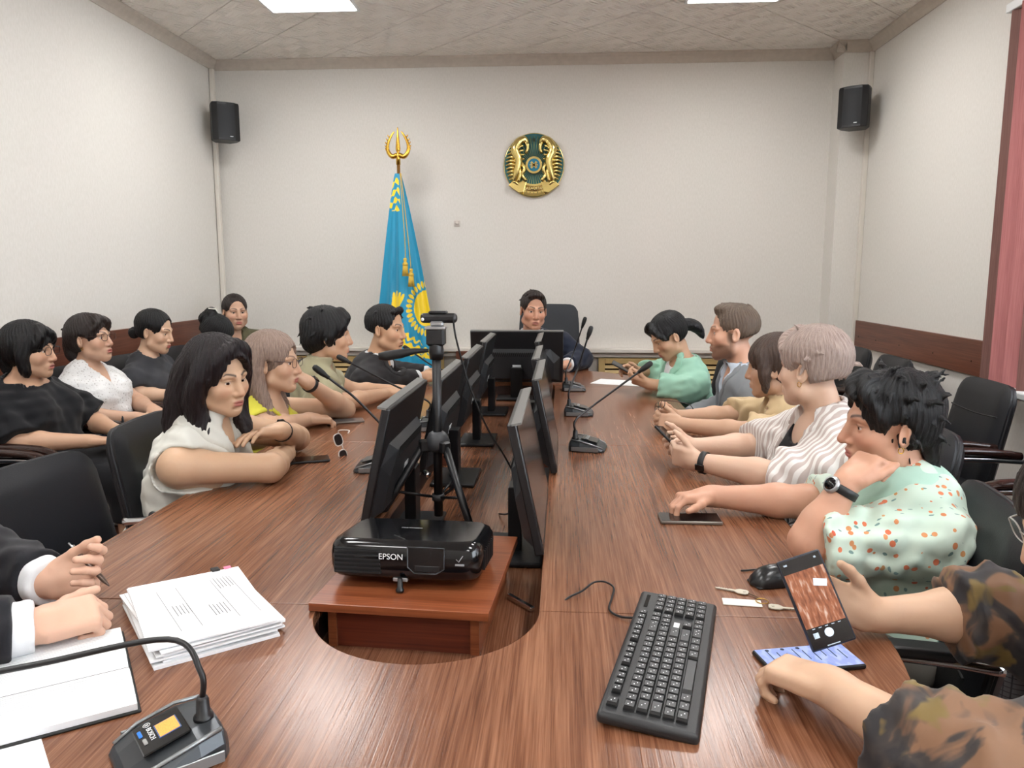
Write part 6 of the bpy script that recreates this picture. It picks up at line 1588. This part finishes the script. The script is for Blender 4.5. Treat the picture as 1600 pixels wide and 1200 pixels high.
# ---- left side of the table, nearest first
person('woman with long black hair, arms crossed on table, white sleeveless blouse', (-1.28, 2.38), 0, (-1.055, 2.28, 1.080), -24, 8, 3, bulk=1.08, hs=0.94, fat=1.06, skin=(204, 156, 130), hair='long_wavy', hairc='plum', res=NEAR, seed=1, gaze=(0.25, 1, -0.05),
       L=dict(w=(-0.915, 2.40, 0.888), elbow=(-0.965, 2.69, 0.80), d=(-0.62, -0.78, 0.08), n=(0.1, -0.2, -1), curl=(14, 20, 12), spread=0.12, watch='square'),
       Rt=dict(w=(-0.93, 2.47, 0.79), elbow=(-0.895, 2.25, 0.803), d=(-0.35, 0.9, 0), n=(0, 0, -1)),
       top=dict(name='blouse', mat=cloth_mat('white_blouse', (206, 206, 198), var=0.05), sleeve=0, neck='open', wr=0.007, t=0.014, collar=True, gap=40), earrings=True, bottom=dict(mat=BLKT))
person('woman with long ash blonde hair and glasses, yellow top, chin on hand', (-1.24, 3.02), 8, (-1.15, 2.98, 1.045), 0, 2, 0, fat=0.96, skin=(208, 158, 134), hair='long_straight', hairc='ash', brow=(120, 90, 76), res=MID, seed=2, gaze=(0.1, 1, 0.05), glasses=plain('brown_frame', (70, 44, 38), 0.3),
       L=dict(w=(-1.045, 3.06, 0.952), elbow=(-0.965, 3.32, 0.795), d=(-0.45, -0.35, 0.45), n=(-0.6, 0.0, -0.6), curl=(55, 75, 40), thumb=(0.8, 0.15, 0.5), watch='square'),
       Rt=dict(w=(-1.055, 3.10, 0.79), elbow=(-1.13, 2.86, 0.80), d=(0.75, 0.55, -0.1), n=(0, 0.1, -1), curl=(35, 45, 25)),
       top=dict(name='sleeveless_top', mat=cloth_mat('yellow_knit', (192, 186, 66), weave=260, var=0.15), sleeve=0, neck='scoop', wr=0.004, t=0.011), bottom=dict(mat=BLKT))
person('woman with short full black hair in khaki polo, forearms on table', (-1.22, 3.58), 25, (-1.085, 3.50, 1.112), 17, 3, 0, fat=1.0, skin=(206, 154, 128), hair='short_full', hairc='black', res=MID, seed=3, eye=0.003,
       L=dict(w=(-0.86, 3.92, 0.79), elbow=(-1.06, 3.80, 0.80), d=(0.85, 0.4, 0), n=(0, -0.3, -1), curl=(45, 50, 30)),
       Rt=dict(w=(-0.885, 3.80, 0.792), elbow=(-1.01, 3.46, 0.80), d=(0.6, 0.75, 0.02), n=(-0.2, 0.2, -1), curl=(40, 50, 30)),
       top=dict(name='polo_shirt', mat=cloth_mat('khaki_polo', (158, 152, 124)), sleeve=0.62, neck='open', wr=0.005, collar=True, gap=32, loose=0.012), bottom=dict(mat=BLKT))
person('man in charcoal suit, white shirt and dark tie, facing right beside flag', (-1.20, 4.22), 2, (-0.965, 4.16, 1.094), -14, 4, 0, sex='m', hs=1.07, bulk=1.08, skin=(204, 150, 122), lips=(166, 106, 92), brow=(26, 22, 22), hair='man_crop', hairc='black', res=MID, seed=4, eye=0.0036, gaze=(0.1, 1, -0.05),
       L=dict(w=(-0.765, 4.50, 0.80), elbow=(-1.04, 4.50, 0.80), d=(0.8, 0.5, 0.0), n=(0.1, -0.3, -0.9), curl=(45, 55, 35)),
       Rt=dict(w=(-0.80, 4.34, 0.80), elbow=(-1.04, 4.02, 0.81), d=(0.75, 0.6, 0.05), n=(-0.3, 0.5, -0.8), curl=(40, 50, 30)),
       top=dict(mat=cloth_mat('white_shirt', (222, 224, 226)), sleeve=1.90, neck='v', collar=True, cw=0.026, loose=0.002, tie=plain('dark_tie', (30, 30, 34), 0.6), cr=0.068, ch=0.04), over=dict(name='suit_jacket', mat=cloth_mat('charcoal_suit', (44, 43, 45), var=0.05), sleeve=1.80, neck='blazer', lapel=True, wr=0.004, loose=0.008), bottom=dict(mat=cloth_mat('charcoal_suit', (44, 43, 45))))
# ---- head of the table
person('man in navy suit seated at the head of table behind monitor', (-0.17, 5.32), -90, (-0.195, 5.12, 1.15), -76, 6, -3, sex='m', hs=1.06, bulk=1.14, fat=0.99, skin=(202, 142, 120), lips=(160, 100, 90), brow=(44, 34, 30), hair='man_crop', hairc='dkbrown', res=FAR, seed=5, mouth=0.0025,
       L=dict(w=(0.02, 4.98, 0.80), elbow=(0.13, 5.20, 0.82), d=(-0.7, -0.6, 0), n=(0, 0.2, -1)), Rt=dict(w=(-0.36, 4.98, 0.80), elbow=(-0.50, 5.20, 0.82), d=(0.7, -0.6, 0), n=(0, 0.2, -1)),
       top=dict(mat=cloth_mat('white_shirt', (222, 224, 226)), sleeve=1.9, neck='v', collar=True, cw=0.026, loose=0.002), over=dict(name='suit_jacket', mat=cloth_mat('navy_suit', (32, 38, 54), var=0.05), sleeve=1.85, neck='blazer', lapel=True, wr=0.004, loose=0.008), bottom=dict(mat=NAVYT))
# ---- right side of the table, farthest first
person('woman with black ponytail in mint green blazer looking down at phone', (0.74, 4.32), 190, (0.565, 4.17, 1.062), 196, 32, 0, bulk=1.02, skin=(204, 152, 126), hair='ponytail', hairc='black', res=MID, seed=6, eye=0.0024,
       L=dict(w=(0.455, 4.06, 0.815), elbow=(0.65, 4.02, 0.79), d=(-0.75, 0.15, 0.2), n=(0.2, 0.5, 0.7), curl=(35, 45, 30)), Rt=dict(w=(0.42, 4.28, 0.85), elbow=(0.60, 4.50, 0.82), d=(-0.8, -0.3, 0.25), n=(0.1, -0.6, -0.6), curl=(30, 40, 30)),
       top=dict(name='white_tee', mat=cloth_mat('white_shirt', (222, 224, 226)), sleeve=0.5, neck='crew'), over=dict(name='blazer', mat=cloth_mat('mint_blazer', (150, 194, 172), var=0.04), sleeve=1.72, neck='blazer', lapel=True, wr=0.005, loose=0.012), bottom=dict(mat=BLKT))
person('bearded man with short brown hair in grey blazer, facing left', (0.96, 3.72), 180, (0.795, 3.66, 1.122), 171, 3, 0, sex='m', hs=1.10, bulk=1.18, skin=(210, 152, 130), lips=(172, 112, 100), brow=(92, 70, 56), beard=(84, 62, 50), hair='man_fade', hairc='mouse', fade=(104, 84, 70), res=MID, seed=7, eyes=EYEB, eye=0.0034,
       L=dict(w=(0.60, 3.50, 0.66), elbow=(0.87, 3.42, 0.74), d=(-0.8, 0.5, -0.2), n=(0, 0, -1)), Rt=dict(w=(0.60, 3.80, 0.66), elbow=(0.87, 3.95, 0.74), d=(-0.8, -0.5, -0.2), n=(0, 0, -1)),
       top=dict(mat=cloth_mat('pale_blue_print_shirt', (186, 198, 212), var=0.16), sleeve=1.8, neck='open', collar=True, cw=0.026, loose=0.002), over=dict(name='blazer', mat=cloth_mat('grey_blazer', (128, 132, 136), var=0.05), sleeve=1.85, neck='blazer', lapel=True, wr=0.004, loose=0.008), bottom=dict(mat=NAVYT))
person('woman with brown bob in beige shirt holding folded glasses, hands clasped', (1.00, 3.10), 178, (0.825, 3.04, 1.035), 160, 6, 0, skin=(196, 146, 122), hair='bob_brown', hairc='brown', res=MID, seed=8, eye=0.003,
       L=dict(w=(0.475, 3.06, 0.795), elbow=(0.72, 2.94, 0.79), d=(-0.85, 0.35, 0.05), n=(0.1, 0.9, -0.3), curl=(50, 55, 30)), Rt=dict(w=(0.475, 3.20, 0.80), elbow=(0.72, 3.30, 0.79), d=(-0.85, -0.3, 0.1), n=(0.1, -0.9, -0.3), curl=(45, 50, 30)),
       top=dict(mat=cloth_mat('beige_shirt', (196, 172, 134)), sleeve=1.02, neck='open', wr=0.006, collar=True, loose=0.016), bottom=dict(mat=BLKT))
person('woman with short silvery hair in striped open shirt holding a phone', (0.93, 2.46), 178, (0.775, 2.43, 1.105), 136, 4, 0, bulk=1.22, fat=1.12, skin=(214, 166, 146), lips=(186, 120, 114), brow=(150, 120, 104), hair='short_textured', hairc='silver', res=NEAR, seed=9, earrings=True, eyes=EYEB,
       L=dict(w=(0.435, 2.43, 0.80), elbow=(0.66, 2.28, 0.79), d=(-0.75, 0.55, 0.12), n=(0.25, 0.75, 0.2), curl=(45, 50, 30), watch='square'), Rt=dict(w=(0.45, 2.64, 0.80), elbow=(0.68, 2.70, 0.79), d=(-0.85, -0.2, 0.1), n=(0.1, -0.7, 0.4), curl=(45, 50, 30)),
       top=dict(name='undershirt', mat=cloth_mat('black_tee', (24, 24, 27)), sleeve=0, neck='scoop'), over=dict(name='striped_shirt', mat=striped_mat(), sleeve=1.10, neck='wideopen', wr=0.006, loose=0.014, collar=True, gap=62, cr=0.078, ch=0.032), bottom=dict(mat=BLKT))
person('woman with spiky black hair resting chin on fist, patterned mint shirt', (0.82, 1.845), 176, (0.775, 1.85, 1.045), 178, 4, -4, bulk=1.16, fat=1.06, skin=(206, 146, 124), lips=(178, 104, 100), brow=(70, 56, 52), hair='spiky', hairc='black', res=NEAR, seed=10, earrings=True, nose=1.08, eye=0.0030,
       L=dict(w=(0.638, 1.715, 0.935), elbow=(0.56, 1.70, 0.798), d=(0.62, 0.30, 0.50), n=(0.55, 0.35, -0.75), curl=(55, 75, 40), thumb=(0.9, 0.25, 0.25), watch='round'), Rt=dict(w=(0.405, 2.06, 0.795), elbow=(0.65, 2.02, 0.795), d=(-0.9, -0.25, -0.02), n=(0.1, -0.1, -1), curl=(35, 40, 20)),
       top=dict(mat=floral_mat(), sleeve=0.90, neck='open', wr=0.007, loose=0.022, collar=True, cmat=cloth_mat('mint_collar', (172, 206, 190)), gap=34, cw=0.068, t=0.014), bottom=dict(mat=cloth_mat('grey_trousers', (120, 116, 108))))
person('woman in dark floral blouse holding up one phone, hand on another', (0.95, 0.96), 150, (0.803, 1.17, 1.03), 168, 22, 0, bulk=1.2, fat=1.1, skin=(208, 160, 136), lips=(180, 110, 104), hair='bob_brown', hairc='dkbrown', res=NEAR, seed=12, glasses=plain('clear_frame', (190, 190, 186), 0.2),
       L=dict(w=(0.39, 1.065, 0.806), elbow=(0.505, 0.855, 0.80), d=(-0.70, 0.70, -0.05), n=(-0.1, 0.1, -1), curl=(40, 55, 35), thumb=(0.8, 0.4, 0.4)), Rt=dict(w=(0.562, 1.348, 0.79), elbow=(0.76, 1.36, 0.79), d=(-0.86, -0.02, 0.34), n=(-0.25, -0.85, 0.4), curl=(14, 30, 25), thumb=(0.78, 0.50, 0.30)),
       top=dict(name='blouse', mat=camo_mat(), sleeve=dict(L=1.45, R=1.28), neck='crew', wr=0.008, loose=0.026, flare=0.012), bottom=dict(mat=cloth_mat('light_trousers', (196, 190, 182))))
person('person in checked grey trousers by the window, only knees in view', (1.74, 2.05), 180, (1.72, 2.05, 1.18), 170, 0, 0, bulk=1.1, hair='man_crop', sex='m', hairc='dkbrown', res=(0.006, 0.006, 0.01, 0.014), seed=14,
       L=dict(w=(1.42, 1.93, 0.62), d=(-1, 0, -0.2)), Rt=dict(w=(1.42, 2.17, 0.62), d=(-1, 0, -0.2)), top=dict(mat=cloth_mat('grey_tee', (96, 98, 102)), sleeve=0.5), bottom=dict(mat=check_mat()))
person('man in black suit at bottom left, hands with pen over notebook', (-1.36, 1.14), 14, (-1.22, 1.16, 1.15), 14, 14, 0, sex='m', bulk=1.15, skin=(214, 160, 140), hair='man_crop', hairc='dkbrown', res=(0.004, 0.0028, 0.006, 0.009), seed=13,
       L=dict(w=(-1.0, 1.375, 0.797), elbow=(-1.21, 1.45, 0.80), d=(0.86, 0.10, 0.22), n=(0.35, -0.75, 0.55), curl=(48, 50, 30), thumb=(0.95, 0.28, 0.25), index=(30, 45, 30), tb=4), Rt=dict(w=(-0.893, 1.185, 0.80), elbow=(-1.12, 1.03, 0.81), d=(0.72, 0.62, 0.02), n=(-0.25, 0.3, -0.9), curl=(55, 70, 40)),
       top=dict(mat=cloth_mat('white_shirt', (222, 224, 226)), sleeve=1.99, neck='v', collar=True, loose=0.005), over=dict(name='suit_jacket', mat=cloth_mat('black_suit', (28, 28, 33), var=0.05), sleeve=1.88, neck='blazer', lapel=True, wr=0.004, loose=0.010), bottom=dict(mat=BLKT))
# ---- row along the left wall, nearest first
person('woman with black bob and glasses in black ruffle-sleeve dress', (-2.34, 3.24), 0, (-2.345, 3.23, 1.058), 6, 2, 0, bulk=1.22, fat=1.12, skin=(202, 150, 126), hair='bob_bangs', hairc='black', res=MID, seed=21, glasses=plain('black_frame', (24, 22, 24), 0.3),
       L=dict(w=(-2.02, 3.30, 0.685), elbow=(-2.24, 3.46, 0.70), d=(0.75, -0.55, -0.1), n=(0.1, 0, -1), curl=(30, 35, 20)), Rt=dict(w=(-2.06, 3.16, 0.668), elbow=(-2.29, 3.02, 0.69), d=(0.85, 0.4, -0.05), n=(0, 0, -1), curl=(28, 35, 20)),
       top=dict(name='dress', mat=cloth_mat('black_dress', (20, 21, 25), weave=160), sleeve=0.98, neck='wide', wr=0.006, loose=0.026, flare=0.02, t=0.014), bottom=dict(mat=cloth_mat('black_dress', (20, 21, 25)), kind='skirt', shoe=plain('shoe_beige', (190, 170, 156), 0.5)))
person('woman with pinned dark hair and glasses in white lace blouse', (-2.36, 3.74), 0, (-2.375, 3.72, 1.068), -2, -5, 0, bulk=1.08, skin=(206, 154, 132), hair='updo', hairc='dkbrown', res=MID, seed=22, glasses=plain('brown_frame', (70, 44, 38), 0.3), earrings=True,
       L=dict(w=(-2.10, 3.76, 0.70), elbow=(-2.28, 3.93, 0.71), d=(0.72, -0.55, -0.15), n=(0.1, 0, -1), curl=(15, 20, 12)), Rt=dict(w=(-2.14, 3.68, 0.672), elbow=(-2.34, 3.54, 0.70), d=(0.9, 0.25, -0.05), n=(0, 0, -1), curl=(12, 15, 10)),
       top=dict(name='blouse', mat=lace_mat(), sleeve=0.55, neck='v', wr=0.005, loose=0.014, t=0.012), bottom=dict(mat=NAVYT))
person('young woman with black bun in dark grey t-shirt looking down', (-2.34, 4.24), 0, (-2.30, 4.20, 1.07), 0, 12, 0, bulk=0.95, fat=0.92, skin=(214, 164, 140), lips=(176, 84, 80), hair='bun', hairc='black', res=MID, seed=23, eye=0.0030,
       L=dict(w=(-2.06, 4.24, 0.70), elbow=(-2.24, 4.44, 0.72), d=(0.8, -0.4, -0.1), n=(0, 0, -1)), Rt=dict(w=(-2.13, 4.12, 0.715), elbow=(-2.33, 4.04, 0.73), d=(0.9, 0.2, 0), n=(0, 0, -1)),
       top=dict(name='t_shirt', mat=cloth_mat('dark_grey_tee', (58, 59, 63)), sleeve=0.62, neck='crew', wr=0.004, loose=0.012), bottom=dict(mat=BLKT))
person('person in blue with hair clip and bowed head behind long black hair', (-2.32, 4.74), 0, (-2.17, 4.68, 1.01), 25, 40, 0, bulk=0.98, skin=(206, 156, 132), hair='claw', hairc='black', res=FAR, seed=24,
       L=dict(w=(-2.0, 4.80, 0.66), elbow=(-2.16, 4.94, 0.70), d=(0.8, -0.4, -0.1), n=(0, 0, -1)), Rt=dict(w=(-2.02, 4.62, 0.66), elbow=(-2.18, 4.5, 0.70), d=(0.8, 0.4, -0.1), n=(0, 0, -1)),
       top=dict(name='t_shirt', mat=cloth_mat('blue_tee', (42, 82, 146)), sleeve=0.6, neck='crew', claw=True), bottom=dict(mat=BLKT))
person('woman with low dark ponytail in olive shirt facing the camera, far corner', (-2.28, 5.44), -50, (-2.335, 5.36, 1.12), -52, 3, 0, bulk=1.1, fat=1.1, hs=1.03, skin=(204, 152, 130), hair='ponytail_low', hairc='dkbrown', res=FAR, seed=25,
       L=dict(w=(-1.98, 5.30, 0.68), d=(0.3, -0.8, -0.1)), Rt=dict(w=(-2.12, 5.10, 0.68), d=(0.7, -0.4, -0.1)),
       top=dict(mat=cloth_mat('olive_shirt', (84, 80, 58)), sleeve=0.8, neck='open', collar=True, gap=30, wr=0.005, loose=0.012), bottom=dict(mat=BLKT))

# ------------------------------------------------------------------ things held in hands
pn_ = empty('pen', (-0.918, 1.372, 0.838), rot=(R(62), 0, R(-115))); tag(pn_, 'silver brown ballpoint pen held in the hand above notebook', 'pen')
MB().lathe([(0, -0.07), (0.001, -0.07), (0.0035, -0.058), (0.0048, -0.05), (0.0048, 0.03)], n=12).build('barrel', plain('pen_brown', (92, 78, 70), 0.3, 0.5), pn_)
MB().lathe([(0.005, 0.028), (0.005, 0.034), (0.0046, 0.05), (0.002, 0.058), (0.002, 0.066), (0, 0.066)], n=12).box((0, 0.006, 0.036), (0.003, 0.002, 0.032)).build('cap_end', CHROME, pn_)
phone((0.372, 2.56, 0.832), 0, 'small dark phone in the hands of the woman in striped shirt', 0.072, 0.148, rot=(R(38), R(12), R(62)))
phone((0.335, 4.19, 0.875), 0, 'small black phone in the hands of the woman in mint', 0.072, 0.148, rot=(R(28), R(-6), R(80)))
hg = empty('eyeglasses', (0.40, 3.13, 0.86), rot=(R(10), R(20), R(105))); spectacles(hg, plain('black_frame', (24, 22, 24), 0.3), CLEARL, 0.95, 0.0016); tag(hg, 'thin black eyeglasses held in clasped hands over the table', 'eyeglasses')
